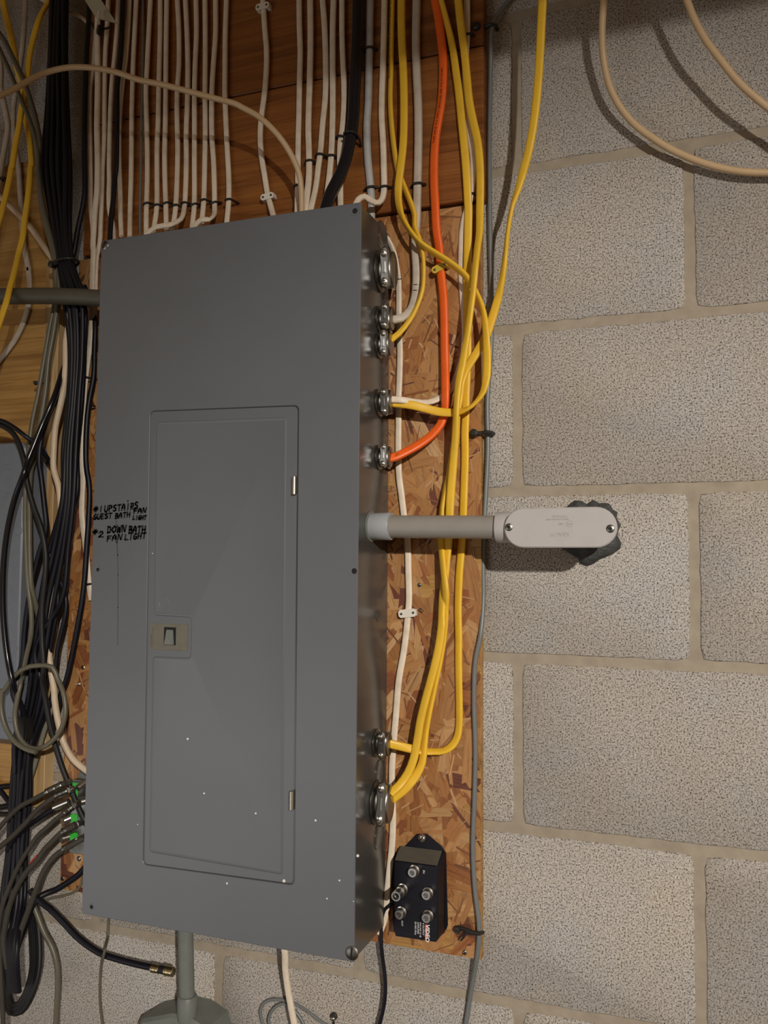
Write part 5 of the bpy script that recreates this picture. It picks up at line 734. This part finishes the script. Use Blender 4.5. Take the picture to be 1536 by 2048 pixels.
  [(-28.63,-1.4,-22.56,0),(-28.88,-1.6,-24.24,0),(-28.64,-1.9,-26.21,0),(-27.92,-2.3,-27.52,0),(-27.24,-2.6,-27.83,0),(-26.63,-2.6,-27.62,0),(-26.13,-2.5,-26.71,0),(-26.09,-2.2,-25.67,0),(-26.45,-1.9,-24.12,0),(-26.89,-1.7,-22.5,0)]),
('h3', 'coaxial_cable', 'cable', 'blacksoft', 0.3, 0.3, 'fourth black cable loop of the heap hanging at the bottom left', 'black cable loops of the heap',
  [(-28.48,-1.4,-22.54,0),(-28.8,-1.6,-24.23,0),(-28.49,-1.9,-26.19,0),(-27.77,-2.3,-27.5,0),(-27.18,-2.6,-27.82,0),(-26.68,-2.6,-27.51,0),(-26.22,-2.5,-26.62,0),(-26.21,-2.2,-25.69,0),(-26.59,-1.9,-24.14,0),(-26.99,-1.7,-22.52,0)]),
('h4', 'coaxial_cable', 'cable', 'blacksoft', 0.3, 0.3, 'innermost black cable loop of the heap hanging at the bottom left', 'black cable loops of the heap',
  [(-28.35,-1.4,-22.53,0),(-28.74,-1.6,-24.22,0),(-28.36,-1.9,-26.17,0),(-27.65,-2.3,-27.47,0),(-27.14,-2.6,-27.61,0),(-26.72,-2.6,-27.41,0),(-26.3,-2.5,-26.53,0),(-26.33,-2.2,-25.71,0),(-26.72,-1.9,-24.16,0),(-27.08,-1.7,-22.53,0)]),
('hl1', 'coaxial_cable', 'cable', 'black', 0.3, 0.3, 'black cable crossing the plywood at the left edge, upper of three stubs', None,
  [(-37.67,-1.0,-18.01,0),(-30.79,-1.0,-16.74,0),(-30.14,-1.0,-16.62,0),(-29.29,-1.1,-16.46,0),(-28.47,-1.3,-16.41,0)]),
('hl2', 'coaxial_cable', 'cable', 'black', 0.3, 0.3, 'black cable slanting down at the left edge between two level ones', None,
  [(-36.34,-1.0,-12.26,0),(-30.69,-1.0,-16.4,0),(-30.13,-1.0,-16.81,0),(-29.42,-1.1,-17.3,0),(-28.73,-1.3,-17.63,0)]),
('hl3', 'coaxial_cable', 'cable', 'black', 0.32, 0.32, 'black cable crossing the plywood at the left edge, lowest of three stubs', None,
  [(-37.59,-1.0,-19.3,0),(-30.73,-1.0,-17.91,0),(-30.09,-1.0,-17.78,0),(-29.25,-1.1,-17.57,0),(-28.22,-1.4,-17.51,0)]),
('hl4', 'coaxial_cable', 'cable', 'blacksoft', 0.27, 0.27, 'dark grey cable crossing low at the left edge just above the dusty cables', None,
  [(-37.55,-1.1,-19.17,0),(-30.62,-1.1,-18.21,0),(-29.97,-1.1,-18.12,0),(-29.13,-1.2,-18.03,0),(-28.2,-1.4,-18.04,0)]),
('w9', 'electrical_cable', 'cable', 'white', 0.34, 0.24, 'white cable hanging out of the bottom of the panel', None,
  [(-11.41,-1.6,-22.3,0),(-11.37,-1.5,-22.82,0),(-11.48,-1.2,-23.77,0),(-11.42,-1.0,-24.81,0),(-11.26,-0.9,-25.79,0),(-11.06,-0.8,-26.85,0),(-9.77,-0.15,-33.7,0)]),
('gl', 'electrical_cable', 'cable', 'telgrey', 0.16, 0.16, 'thin grey cable looping on the blocks below the panel beside the white one', None,
  [(-1.37,-0.2,-28.11,0),(-8.25,-0.2,-26.82,0),(-9.85,-0.2,-26.52,0),(-10.72,-0.2,-26.1,0),(-11.49,-0.2,-25.86,0),(-12.26,-0.2,-25.82,0),(-12.89,-0.2,-25.96,0),(-13.26,-0.2,-26.26,0),(-13.37,-0.2,-26.66,0),(-13.25,-0.2,-27.08,0),(-13.01,-0.2,-27.71,0),(-12.74,-0.25,-28.24,0),(-12.65,-0.3,-27.39,0),(-12.83,-0.3,-26.95,0),(-12.71,-0.3,-26.49,0),(-12.33,-0.3,-26.07,0),(-11.94,-0.3,-25.93,0),(-11.36,-0.3,-26.15,0),(-10.93,-0.3,-26.61,0),(-10.58,-0.3,-27.21,0),(-7.05,-0.3,-33.26,0)]),
]
PATH = {}
def sample(pts, step=.28):
    P = [Vector(p[:3]) for p in pts]; T_ = [p[3] for p in pts]
    Q = [P[0]*2-P[1]]+P+[P[-1]*2-P[-2]]; out = []
    for i in range(len(P)-1):
        p0, p1, p2, p3 = Q[i:i+4]; l = (p2-p1).length; n = max(2, int(l/step)); a = .5
        t0 = 0; t1 = t0+max(1e-3, (p1-p0).length)**a; t2 = t1+max(1e-3, (p2-p1).length)**a; t3 = t2+max(1e-3, (p3-p2).length)**a
        for k in range(n):
            t = t1+(t2-t1)*k/n
            A1 = p0*((t1-t)/(t1-t0))+p1*((t-t0)/(t1-t0)); A2 = p1*((t2-t)/(t2-t1))+p2*((t-t1)/(t2-t1)); A3 = p2*((t3-t)/(t3-t2))+p3*((t-t2)/(t3-t2))
            B1 = A1*((t2-t)/(t2-t0))+A2*((t-t0)/(t2-t0)); B2 = A2*((t3-t)/(t3-t1))+A3*((t-t1)/(t3-t1))
            u = k/n; out.append((B1*((t2-t)/(t2-t1))+B2*((t-t1)/(t2-t1)), T_[i]+(T_[i+1]-T_[i])*(u*u*(3-2*u))))
    out.append((P[-1], T_[-1])); return out
def frames(S):
    F = []; s = 0; Nn = len(S); prev = None
    for i in range(Nn):
        t = (S[min(i+1, Nn-1)][0]-S[max(i-1, 0)][0]).normalized()
        n0 = Vector((0, -1, 0)); n0 = n0 - t*n0.dot(t)
        if n0.length < .35: n0 = (prev or Vector((1, 0, 0))); n0 = n0 - t*n0.dot(t)
        n0.normalize(); prev = n0; sd = t.cross(n0); a = math.radians(S[i][1])
        nn = n0*math.cos(a)+sd*math.sin(a); sd = t.cross(nn)
        if i: s += (S[i][0]-S[i-1][0]).length
        F.append((S[i][0], t, nn, sd, s))
    return F
for (key, name, cat, mat, w, t_, label, group, pts) in CABLES:
    F = frames(sample(pts)); PATH[key] = (F, w, t_); flat = t_ < w*.8; n = 14 if w > .5 else 12
    vv = []; e = 2/(2.9 if flat else 2.0)
    for (p, t, nn, sd, s) in F:
        for k in range(n):
            an = 2*math.pi*(k+.5)/n; c_, s_ = math.cos(an), math.sin(an)
            vv.append(p + sd*(math.copysign(abs(c_)**e, c_)*w/2) + nn*(math.copysign(abs(s_)**e, s_)*t_/2))
    ff = [(j*n+k, j*n+(k+1) % n, (j+1)*n+(k+1) % n, (j+1)*n+k) for j in range(len(F)-1) for k in range(n)]
    ff += [tuple(range(n))[::-1], tuple(range((len(F)-1)*n, len(F)*n))]
    PATH[key+'_o'] = solid(name, MB().add(vv, ff), mat, label, cat, tuple(F[len(F)//2][0]), group, ang=60)
def nearest(key, p):
    F = PATH[key][0]; return min(range(len(F)), key=lambda i: (F[i][0].x-p[0])**2+(F[i][0].z-p[2])**2)
def on_cable_text(key, txt, size, p, up_=True, bold=0, mat='ink'):
    F, w, t_ = PATH[key]; i0 = nearest(key, p); s0 = F[i0][4]
    def place(q):
        s = s0 + (-q[0] if up_ else q[0]); i = 0
        while i < len(F)-2 and F[i+1][4] < s: i += 1
        a_, b_ = F[i], F[i+1]; u = min(1, max(0, (s-a_[4])/max(1e-6, b_[4]-a_[4]))); P = a_[0].lerp(b_[0], u); nn = a_[2].lerp(b_[2], u); sd = a_[3].lerp(b_[3], u)
        return P + nn*(t_/2+.004+q[2]) + sd*((q[1]-size*.35)*(-1 if up_ else 1)*-1)
    part('lettering', text_mb(txt, size, place, depth=.003, bold=bold), mat, PATH[key+'_o'])
on_cable_text('y1', 'SOUTHWIRE E18679 (UL) TYPE NM-B 12-2 WITH GROUND 600V', .15, (-6.32, -1.00, 21.28))
on_cable_text('o1', 'TYPE NM-B 10-3 WITH GROUND 600 VOLTS MORE', .17, (-3.85, -1.00, 17.53))
on_cable_text('o1', '127', .17, (-5.52, -1.60, 1.77), up_=False)
on_cable_text('w1', 'TYPE NM-B 14/2', .13, (-6.19, -0.70, 11.40))
def band_on(key, p, w, mat, parent_label, th=.03, name='paint_ring'):
    F, cw, ct = PATH[key]; i = nearest(key, p); P, t, nn, sd, s = F[i]
    pts_ = [P+t*0+sd*(math.cos(a_*math.pi/12)*(cw/2+.012))+nn*(math.sin(a_*math.pi/12)*(ct/2+.012)) for a_ in range(24)]
    mb = MB(); vv = []; 
    for k in (-.5, .5):
        for q in pts_: vv.append(q+t*(k*w))
    mb.add(vv, [(i_, (i_+1) % 24, 24+(i_+1) % 24, 24+i_) for i_ in range(24)]); return part(name, mb, mat, PATH[key+'_o'], parent_label)
for dz in (-3, 0, 3): pass
band_on('w2', (-4.95, -0.80, 10.27), .04, 'ink', 'black marker ring'); band_on('w2', (-4.95, -0.80, 10.12), .04, 'ink', 'black marker ring')
band_on('w1', (-5.97, -0.70, 10.78), .06, 'ink', 'black nick')

# ------------------------------------------------------------------ staples and straps over the cables
def staple(key, p, label, group=None, extra=.12, back=None, r=.055, mat='strapblack', tilt_=0.0, name='cable_staple'):
    F, w, t_ = PATH[key]; i = nearest(key, p); P, t, nn, sd, s = F[i]
    nn = Vector((0, -1, 0)); sd = Vector((sd.x, 0, sd.z)).normalized(); hw = w/2+.03; top = t_/2+.03
    bk = -(abs(P.y)-(.75 if (P.z > 14.4 and P.x > -25.6) else .48)) if back is None else back
    q = [P+sd*-(hw+extra)+nn*bk, P+sd*-(hw+extra*.8)+nn*(bk+.1), P+sd*-hw+nn*(top*.4), P+sd*-(hw*.8)+nn*top, P+nn*(top+.02), P+sd*(hw*.8)+nn*top, P+sd*hw+nn*(top*.4), P+sd*(hw+extra*.8)+nn*(bk+.1), P+sd*(hw+extra)+nn*bk]
    q = [a_+t*tilt_*(k-4)/4 for k, a_ in enumerate(q)]
    T0 = thing(name, label, 'staple', tuple(P), group)
    part('band', MB().tube(q, [r*1.3, r*1.4, r, r*1.1, r*1.2, r*1.1, r, r*1.4, r*1.3], 8), mat, T0)
    for k in (1, 7): part('nail_head', MB().lathe(q[k]+nn*.02, (0, -1, 0), [(0, .05), (.03, .045), (.04, .01)], 8), 'zincdark', T0)
    return T0
SG = 'black staples in the row above the panel'
for k_, (kk, zx, zy, tl) in enumerate((('a7', 900, 1283, .02), ('a8', 950, 1300, -.03), ('a9', 1020, 1275, .03), ('a10', 1070, 1298, -.05), ('a11', 1132, 1258, -.07), ('a12', 1195, 1288, .02), ('a13', 1255, 1258, -.05), ('a14', 1330, 1247, .02), ('a15', 1410, 1240, -.04))):
    P_ = PATH[kk][0]
    q = {'a7': (-21.07, -0.95, 16.57), 'a8': (-20.52, -0.95, 16.33), 'a9': (-19.76, -0.95, 16.46), 'a10': (-19.22, -0.95, 16.17), 'a11': (-18.53, -1.00, 16.43), 'a12': (-17.89, -0.95, 16.08), 'a13': (-17.27, -0.95, 16.27), 'a14': (-16.56, -1.00, 16.25), 'a15': (-15.72, -0.95, 16.23)}[kk]
    staple(kk, q, 'black staple over the %s white cable right of the thin grey wire' % ('first', 'second', 'third', 'fourth', 'fifth', 'sixth', 'seventh', 'eighth', 'ninth')[k_], SG, tilt_=tl)
for kk, q, lb_, tl in (('b1', (-11.62, -0.95, 16.34), 'black staple beside the foot of the arching beige cable', 0), ('b2', (-10.94, -0.95, 17.69), 'black staple tilted over the cable just right of the arching cable foot', -.09),
    ('b3', (-10.32, -0.95, 17.95), 'black staple over the cable that slants left to the panel top', -.05), ('b4', (-9.62, -0.95, 17.78), 'black staple right beside the one on the slanting cable', -.03),
    ('b5', (-9.15, -0.95, 18.65), 'black staple just left of the strap on the thick black cable', -.05), ('b6', (-7.50, -0.98, 23.16), 'upper black staple on the grey-white round cable', 0),
    ('b6', (-7.36, -0.98, 15.63), 'lower black staple on the grey-white round cable', 0), ('b7', (-6.64, -0.95, 15.52), 'black staple where the white cable hooks back to the panel', .02),
    ('w2', (-4.85, -0.93, 15.41), 'black staple over the white cable between the yellow and orange ones', .02), ('w3', (-1.99, -0.95, 14.74), 'black staple behind the right-hand yellow pair', 0),
    ('w3', (-2.19, -0.95, 22.95), 'rusty brown staple at the top near the board edge', 0.04), ('y3', (-2.34, -0.64, -2.41), 'black staple on the yellow cable just below the conduit', 0),
    ('a2', (-24.94, -1.00, 7.18), 'brown staple on the white cable left of the panel', 0), ('a2', (-24.61, -0.64, -4.82), 'brown staple on the white cable by the panel edge, below the writing', 0)):
    staple(kk, q, lb_, 'single black staples', tilt_=tl)
# strap round the thick black cable
F, w, t_ = PATH['bk']; q = (-8.34, -1.40, 18.49); i = nearest('bk', q); P, t, nn, sd, s = F[i]
T0 = thing('cable_strap', 'black metal strap round the bend of the thick black cable', 'strap', tuple(P))
part('band', MB().tube([P+sd*(math.cos(a_*math.pi/9)*.37)+nn*(math.sin(a_*math.pi/9)*.37) for a_ in range(18)], .06, 8, closed=True), 'strapblack', T0)
part('leg', MB().tube([P+sd*-.33+nn*.15 if (P+sd*-.33).x > P.x else P+sd*.33+nn*.15, Vector((-7.95, -1.20, 18.38)), Vector((-7.98, -0.85, 18.14)), Vector((-8.02, -0.70, 18.20))], .06, 8), 'strapblack', T0)
# white and yellow two-hole straps
def two_hole(key, p, label, mat, ln=.9, wd_=.36, ang_=8, proud=None, name='two_hole_strap'):
    F, w, t_ = PATH[key]; i = nearest(key, p); P, t, nn, sd, s = F[i]; a_ = math.radians(ang_); d = Vector((math.cos(a_), 0, math.sin(a_))); u = Vector((-math.sin(a_), 0, math.cos(a_)))
    y1 = P.y-t_/2-.07; y0 = -.75 if P.z > 14.4 else -.5; T0 = thing(name, label, 'strap', tuple(P))
    def pr(x0, x1, h, ya, yb, cut=0):
        pts_ = [(x0+cut, -h), (x1-cut, -h), (x1, -h+cut), (x1, h-cut), (x1-cut, h), (x0+cut, h), (x0, h-cut), (x0, -h+cut)] if cut else [(x0, -h), (x1, -h), (x1, h), (x0, h)]
        k = len(pts_); vv = [Vector((P.x, yy, P.z))+d*a+u*b for yy in (ya, yb) for a, b in pts_]
        return vv, [tuple(range(k))[::-1], tuple(range(k, 2*k))]+[(i_, (i_+1) % k, k+(i_+1) % k, k+i_) for i_ in range(k)]
    mb = MB(); mb.add(*pr(-ln/2, ln/2, wd_/2, y1+.05, y1, .1)); mb.add(*pr(-ln/2+.02, -w/2-.03, wd_/2-.04, y0, y1+.05)); mb.add(*pr(w/2+.03, ln/2-.02, wd_/2-.04, y0, y1+.05))
    part('strap_bar', mb, mat, T0)
    for k in (-1, 1):
        q_ = Vector((P.x, y1, P.z))+d*k*(ln/2-.15); part('nail_head', MB().lathe(q_, (0, -1, 0), [(-.01, .07), (.02, .065), (.03, .02)], 12), 'zincdark', T0)
    return T0
two_hole('b0', (-13.72, -0.95, 27.02), 'white plastic two-hole strap at the top of the lone white cable', 'strapwhite', .82, .36, 2)
two_hole('b0', (-13.31, -0.95, 16.19), 'white plastic two-hole strap near the foot of the lone white cable', 'strapwhite', .78, .34, 6)
two_hole('w1', (-5.29, -0.62, -5.83), 'white plastic two-hole strap on the white cable below the conduit', 'strapwhite', .92, .4, 7)
two_hole('o1', (-3.75, -0.80, 11.13), 'yellow two-hole strap across the orange cable', 'strapyellow', .85, .36, 24)
p = (-4.67, -0.60, -5.77); solid('bent_nail', MB().tube([(p[0]-.1, -.62, p[2]), (p[0], -.8, p[2]+.05), (p[0]+.12, -.85, p[2]+.02), (p[0]+.2, -.8, p[2]-.08)], .035, 6), 'zincdark', 'small bent rusty nail at the right end of the white strap below the conduit', 'nail', p)
# black push-in cable clips on the grey edge cable
for a_, b_, lb_ in (((-1.85, -0.90, 23.27), (-0.99, -0.45, 23.39), 'black push-in clip holding the thin grey cable near the top board edge'), ((-2.00, -0.75, 2.83), (-1.21, -0.40, 2.84), 'black push-in clip on the thin grey cable above the conduit')):
    a_ = Vector(a_); b_ = Vector(b_); T0 = thing('push_in_clip', lb_, 'cable clip', tuple(a_))
    part('clip_head', MB().lathe(a_+Vector((0, .25, 0)), (0, -1, 0), [(0, .12), (.1, .2), (.25, .2), (.32, .1)], 16), 'strapblack', T0)
    part('clip_band', MB().box((a_.x+.1, -.72, a_.z-.09), (b_.x-.25, -.55, a_.z+.09), .03).tube([(b_.x-.4, -.62, a_.z), (b_.x-.15, -.72, a_.z+.02), (b_.x+.05, -.55, a_.z), (b_.x+.08, -.2, a_.z)], .1, 8), 'strapblack', T0)
p = (-2.16, -0.70, -20.71); T0 = thing('zip_tie', 'twisted black zip tie on the thin grey cable at the board bottom corner', 'cable tie', p)
part('tie_band', MB().tube([(p[0]-.55, -.62, p[2]+.03), (p[0]-.2, -.75, p[2]+.06), (p[0]+.1, -.8, p[2]-.02), (p[0]+.5, -.85, p[2]+.02), (p[0]+.62, -.6, p[2])], [.13, .1, .12, .1, .08], 8), 'strapblack', T0)
part('tie_tail', MB().tube([(p[0]-.05, -.8, p[2]), (p[0]-.2, -.95, p[2]-.15), (p[0]-.38, -.9, p[2]-.42)], [.06, .07, .04], 6), 'strapblack', T0)
part('tie_head', MB().lathe((p[0]-.6, -.55, p[2]), (0, -1, 0), [(0, .12), (.15, .16), (.28, .12), (.3, .05)], 12), 'strapblack', T0)
# tie round the black bundle
p = Vector((-25.75, -2.00, 13.58)); T0 = thing('bundle_tie', 'black cable tie cinching the black coaxial bundle left of the panel', 'cable tie', tuple(p))
part('tie_band', MB().tube([(p.x+math.cos(a_*math.pi/12)*.78, p.y+math.sin(a_*math.pi/12)*.62, p.z+math.cos(a_*math.pi/12)*.12) for a_ in range(24)], .07, 8, closed=True), 'strapblack', T0)
q = Vector((-26.75, -2.00, 13.64)); part('tie_head', MB().lathe(q+Vector((0, .2, 0)), (0, -1, 0), [(0, .12), (.1, .19), (.3, .19), (.36, .1)], 14).tube([q, (p+q)/2, p+Vector((-.7, 0, 0))], .08, 8), 'strapblack', T0)
# other small clips at left
for q, ln, lb_ in (((-28.57, -1.20, 20.22), .35, 'small black clip beside the yellow cable at the plywood top'), ((-27.81, -1.60, 6.85), .6, 'small black clip on the grey-green cables above the knockout box'), ((-31.50, -1.00, 19.89), .5, 'black staple over the white cable at the left edge'), ((-24.57, -0.90, 5.46), .35, 'small dark staple beside the panel edge, left of its upper half')):
    T0 = thing('cable_clip', lb_, 'cable clip', q)
    part('clip_band', MB().tube([(q[0]-ln/2, q[1]+.15, q[2]), (q[0]-ln/4, q[1]-.12, q[2]+.02), (q[0]+ln/4, q[1]-.12, q[2]-.01), (q[0]+ln/2, q[1]+.15, q[2]-.03)], [.1, .09, .07, .06], 8), 'strapblack', T0)
    part('nail_head', MB().lathe((q[0]-ln/2+.02, q[1]+.08, q[2]), (0, -1, 0), [(0, .08), (.05, .07), (.06, .02)], 10), 'strapblack', T0)
# screws and nails on the boards
def wscrew(p, r, lb_, mat='silver'):
    T0 = thing('wood_screw', lb_, 'screw', p); screw(T0, p, r, mat, name='screw_head', h=.05, ang_=R.uniform(0, 90)); return T0
wscrew((-2.82, -0.50, -20.91), .15, 'bright screw at the bottom right of the strand board, left of the zip tie')
wscrew((-24.91, -0.50, -9.56), .12, 'pale screw in the strand board left of the panel, near its middle')
wscrew((-24.80, -0.50, -20.20), .15, 'paint-spotted screw in the strand board below the coaxial splitter')
wscrew((-25.90, -0.50, -21.44), .13, 'grey screw near the bottom left corner of the strand board', 'zincdark')
wscrew((-4.79, -0.50, -4.57), .1, 'dull screw in the strand board between white and yellow cables', 'zincdark')
wscrew((-2.47, -0.50, -21.82), .11, 'dark screw in the bottom right corner of the strand board', 'zincdark')
p = (-25.11, -0.60, -10.49); solid('finishing_nail', MB().tube([(p[0]-.27, -.55, p[2]-.07), (p[0], -.65, p[2]+.0), (p[0]+.25, -.8, p[2]+.05)], [.03, .035, .05], 8), 'paint', 'white-painted nail lying against the strand board left of the panel', 'nail', p)
p = (-6.23, -0.60, -3.07); solid('bent_staple', MB().tube([(p[0], -.52, p[2]+.2), (p[0]+.03, -.62, p[2]+.1), (p[0]-.02, -.6, p[2]), (p[0]+.04, -.55, p[2]-.25)], .025, 6), 'silver', 'tiny bent staple in the strand board under the conduit', 'staple', p)
p = (-9.33, -0.20, -26.19); T0 = thing('wall_anchor', 'small screw in a dark anchor in the block wall at the bottom', 'screw', (p[0], 0, p[2]))
part('anchor_sleeve', MB().cyl((p[0], .1, p[2]), (p[0], -.12, p[2]), .19, n=14, bev=.03), 'strapblack', T0); screw(T0, (p[0], -.12, p[2]-.08), .12, 'silver', name='screw_head', h=.1)
solid('cord_staple', MB().box((p[0]-.05, -.1, p[2]-.6), (p[0]+.05, .02, p[2]-.25), .02), 'strapblack', 'black stub hanging under the wall anchor', 'staple', (p[0], 0, p[2]-.4))

# ------------------------------------------------------------------ conduits and boxes at the left and bottom
pts_ = [(-33.85, -3.20, 12.21), (-29.39, -3.10, 11.69), (-27.31, -3.00, 11.53), (-25.63, -2.90, 11.39), (-23.98, -2.80, 11.19), (-22.62, -2.60, 11.03)]
pts_.append((PX0+.4, pts_[-1][1], pts_[-1][2]))
T0 = thing('side_conduit', 'dark olive conduit crossing in front of the cables into the left side of the panel', 'conduit', pts_[-2])
part('pipe', MB().tube(pts_, .46, 24), 'conduitdark', T0); part('collar', MB().cyl((PX0-.25, pts_[-1][1], pts_[-1][2]), (PX0+.03, pts_[-1][1], pts_[-1][2]), .5, n=24, bev=.04), 'conduitdark', T0)
# grey knockout box
kb = thing('knockout_box', 'blue-grey metal box with round knockouts, cut by the left edge of the photo', 'electrical box', (-33, 0, -14))
y = -2.6; k0, k1 = (-27.79, -2.60, 3.24), (-27.55, -2.60, -13.53); kx = (k0[0]+k1[0])/2
part('box_shell', MB().prism(rounded([(-38, k1[2]), (kx, k1[2]), (kx, k0[2]), (-38, k0[2])], [.1, .25, .5, .1], 5), -.7, y, .08), 'boxgrey', kb)
def rings(p, rs, parent):
    for r in rs: part('knockout', MB().lathe((p[0], y, p[2]), (0, -1, 0), [(-.02, r), (.012, r*.985), (.012, r*.94), (-.01, r*.93)], 36, close=False), 'boxgrey', parent)
rings((-28.88, -2.60, 1.04), (.75, 1.0), kb); rings((-27.96, -2.60, -1.80), (.28,), kb); rings((-29.26, -2.60, -1.79), (.2,), kb); rings((-28.17, -2.60, -8.40), (.45, .3), kb); rings((-28.53, -2.60, -11.59), (.7, .95), kb); rings((-28.73, -2.60, -5.45), (.6,), kb)
# conduit and box at the bottom
vc = thing('lower_conduit', 'grey-green conduit dropping from the panel bottom to a fitting at the photo edge', 'conduit', (-16.87, -1.70, -25.96))
q0, q1 = (-17.08, -1.70, -22.25), (-16.78, -1.70, -26.07)
part('pipe', MB().cyl((q0[0], -1.7, PZ0+.3), (q1[0], -1.7, q1[2]-.5), .40, n=28), 'pvcold', vc)
zt = (-16.84, -1.70, -25.71)[2]
part('coupling', MB().lathe((q1[0], -1.7, zt-1.2), (0, 0, 1), [(0, .5), (.1, .52), (1.1, .52), (1.2, .46)], 28), 'pvcold', vc)
bx = (-16.91, -1.70, -26.71)
part('fitting_box', MB().prism([(bx[0]-2.6, zt-1.9), (bx[0]-2.4, zt-1.5), (bx[0]-.6, zt-.9), (bx[0]+.5, zt-.9), (bx[0]+1.5, zt-1.3), (bx[0]+1.9, zt-2.2), (bx[0]+1.9, zt-5), (bx[0]-2.6, zt-5)], 0, -2.1, .15), 'pvcold', vc)
# coaxial splitter at the left with its connectors
spx = thing('coax_splitter', 'grey metal coaxial splitter with green stickers, half hidden by the panel edge', 'splitter', (-24.91, -0.80, -18.01))
sa, sb = (-24.88, -1.30, -15.68), (-23.55, -1.30, -19.66)
part('case', MB().box((sa[0], -1.3, sb[2]), (sa[0]+2.4, -.5, sa[2]), .08, 2), 'zincdark', spx)
part('rounded_lug', MB().lathe((sa[0]+.9, -.5, sa[2]), (0, -1, 0), [(0, .85), (.25, .85), (.3, .75)], 24), 'pvcold', spx)
for a_, b_ in (((-24.80, -1.31, -15.81), (-24.36, -1.31, -16.72)), ((-24.82, -1.31, -17.51), (-24.31, -1.31, -17.97)), ((-24.80, -1.31, -18.51), (-24.29, -1.31, -18.94))):
    part('green_sticker', MB().box((a_[0], -1.325, b_[2]), (b_[0], -1.295, a_[2])), 'green', spx)
def conn(a_, b_, r, mat, parent, name='connector', label=None):
    a_ = Vector(a_); b_ = Vector(b_); l = (b_-a_).length
    return part(name, MB().lathe(a_, b_-a_, [(0, r*.8), (.03, r), (l*.18, r), (l*.2, r*.9), (l*.24, r), (l*.6, r), (l*.62, r*.88), (l*.66, r*.97), (l-.04, r*.97), (l, r*.8)], 18), mat, parent, label)
def threaded(a_, b_, r, parent):
    a_ = Vector(a_); b_ = Vector(b_); l = (b_-a_).length; pr = []; k = int(l/.07)
    for i in range(k): pr += [(l*i/k, r), (l*(i+.5)/k, r*.86)]
    return part('threaded_port', MB().lathe(a_, b_-a_, pr+[(l, r)], 16), 'silver', parent)
for a_, b_ in (((-23.81, -2.00, -15.87), (-23.59, -1.50, -15.59)), ((-24.20, -2.20, -16.56), (-25.00, -2.40, -16.93)), ((-23.78, -2.00, -16.67), (-23.60, -1.50, -16.62)), ((-24.60, -2.20, -17.68), (-24.50, -1.80, -17.62)), ((-23.42, -2.40, -18.54), (-23.55, -1.60, -18.55)), ((-24.83, -2.00, -18.70), (-24.68, -1.60, -18.68))):
    threaded(a_, b_, .19, spx)
for key, a_, b_, r in (('e1', (-25.05, -3.00, -15.98), (-23.95, -3.00, -15.44), .2), ('e2', (-24.50, -2.90, -16.13), (-23.77, -2.80, -15.79), .18), ('e4', (-23.84, -3.00, -16.95), (-23.48, -2.70, -16.62), .2), ('e5', (-23.73, -3.20, -17.89), (-23.01, -3.00, -17.46), .22), ('e6', (-23.65, -3.20, -18.77), (-22.93, -3.00, -18.29), .2)):
    conn(a_, b_, r, 'zincdark', PATH[key+'_o'], 'end_sleeve')
for key, a_, b_ in (('e4', (-23.48, -2.70, -16.62), (-23.68, -2.00, -16.64)), ('e6', (-22.93, -3.00, -18.29), (-23.20, -2.00, -18.41)), ('e5', (-23.01, -3.00, -17.46), (-23.72, -1.60, -17.77)), ('e2', (-23.77, -2.80, -15.79), (-24.10, -2.00, -15.92)), ('e1', (-23.95, -3.00, -15.44), (-24.56, -1.70, -15.63))):
    conn(a_, b_, .17, 'silver', PATH[key+'_o'], 'coupling_nut')
g_ = conn((-18.64, -2.20, -24.44), (-18.14, -2.20, -24.44), .22, 'gold', PATH['e8_o'], 'crimp_sleeve', 'gold-coloured crimp sleeve'); 
part('black_ring', MB().cyl((-18.16, -2.20, -24.43), (-17.81, -2.20, -24.43), .2, n=18), 'ink', PATH['e8_o']); conn((-17.83, -2.20, -24.43), (-17.31, -2.20, -24.43), .24, 'gold', PATH['e8_o'], 'coupling_nut', 'gold-coloured nut')
a_, b_ = Vector((-25.81, -3.00, -19.84)), Vector((-25.39, -3.00, -19.38)); solid('red_tape', MB().cyl(a_, b_, .17, n=12, bev=.02), 'red', 'short red tape wrap showing between the dusty coaxial cables', 'tape', tuple(a_))
# wall wart / black plug block in the bundle
a_ = (-27.47, -2.60, -12.13); solid('power_plug', MB().box((a_[0], -2.9, a_[2]-1.3), (a_[0]+.75, -2.2, a_[2]), .08, 2).box((a_[0]-.75, -2.6, a_[2]-.22), (a_[0], -2.55, a_[2]-.1)).box((a_[0]-.75, -2.6, a_[2]-.42), (a_[0], -2.55, a_[2]-.3)), 'blacksoft', 'black ribbed plug with two prongs inside the grey cable loop', 'plug', a_)
# plastic bracket, top left
q = [(-24.77, -2.40, 29.18), (-24.63, -2.40, 28.85), (-23.99, -2.20, 27.79), (-22.69, -2.00, 27.30), (-23.56, -2.40, 28.70), (-23.81, -2.40, 29.01)]
T0 = thing('plastic_bracket', 'cream plastic strip with a white peg hanging at the top left', 'bracket', q[2])
n = len(q); part('strip', MB().add([Vector(p) for p in q]+[Vector(p)+Vector((0, .12, 0)) for p in q], [tuple(range(n)), tuple(range(n, 2*n))[::-1]]+[(i, (i+1) % n, n+(i+1) % n, n+i) for i in range(n)]), 'tag', T0)
part('peg', MB().tube([(-23.50, -2.50, 27.87), (-23.53, -2.60, 27.16), (-23.67, -2.60, 26.53)], [.07, .06, .05], 8), 'strapwhite', T0)
part('clip', MB().box(tuple(Vector((-24.33, -1.70, 27.18))), tuple(Vector((-24.11, -1.40, 27.73))), .03).box(tuple(Vector((-24.17, -1.40, 27.58))), tuple(Vector((-23.62, -1.30, 27.68))), .02), 'strapblack', T0)
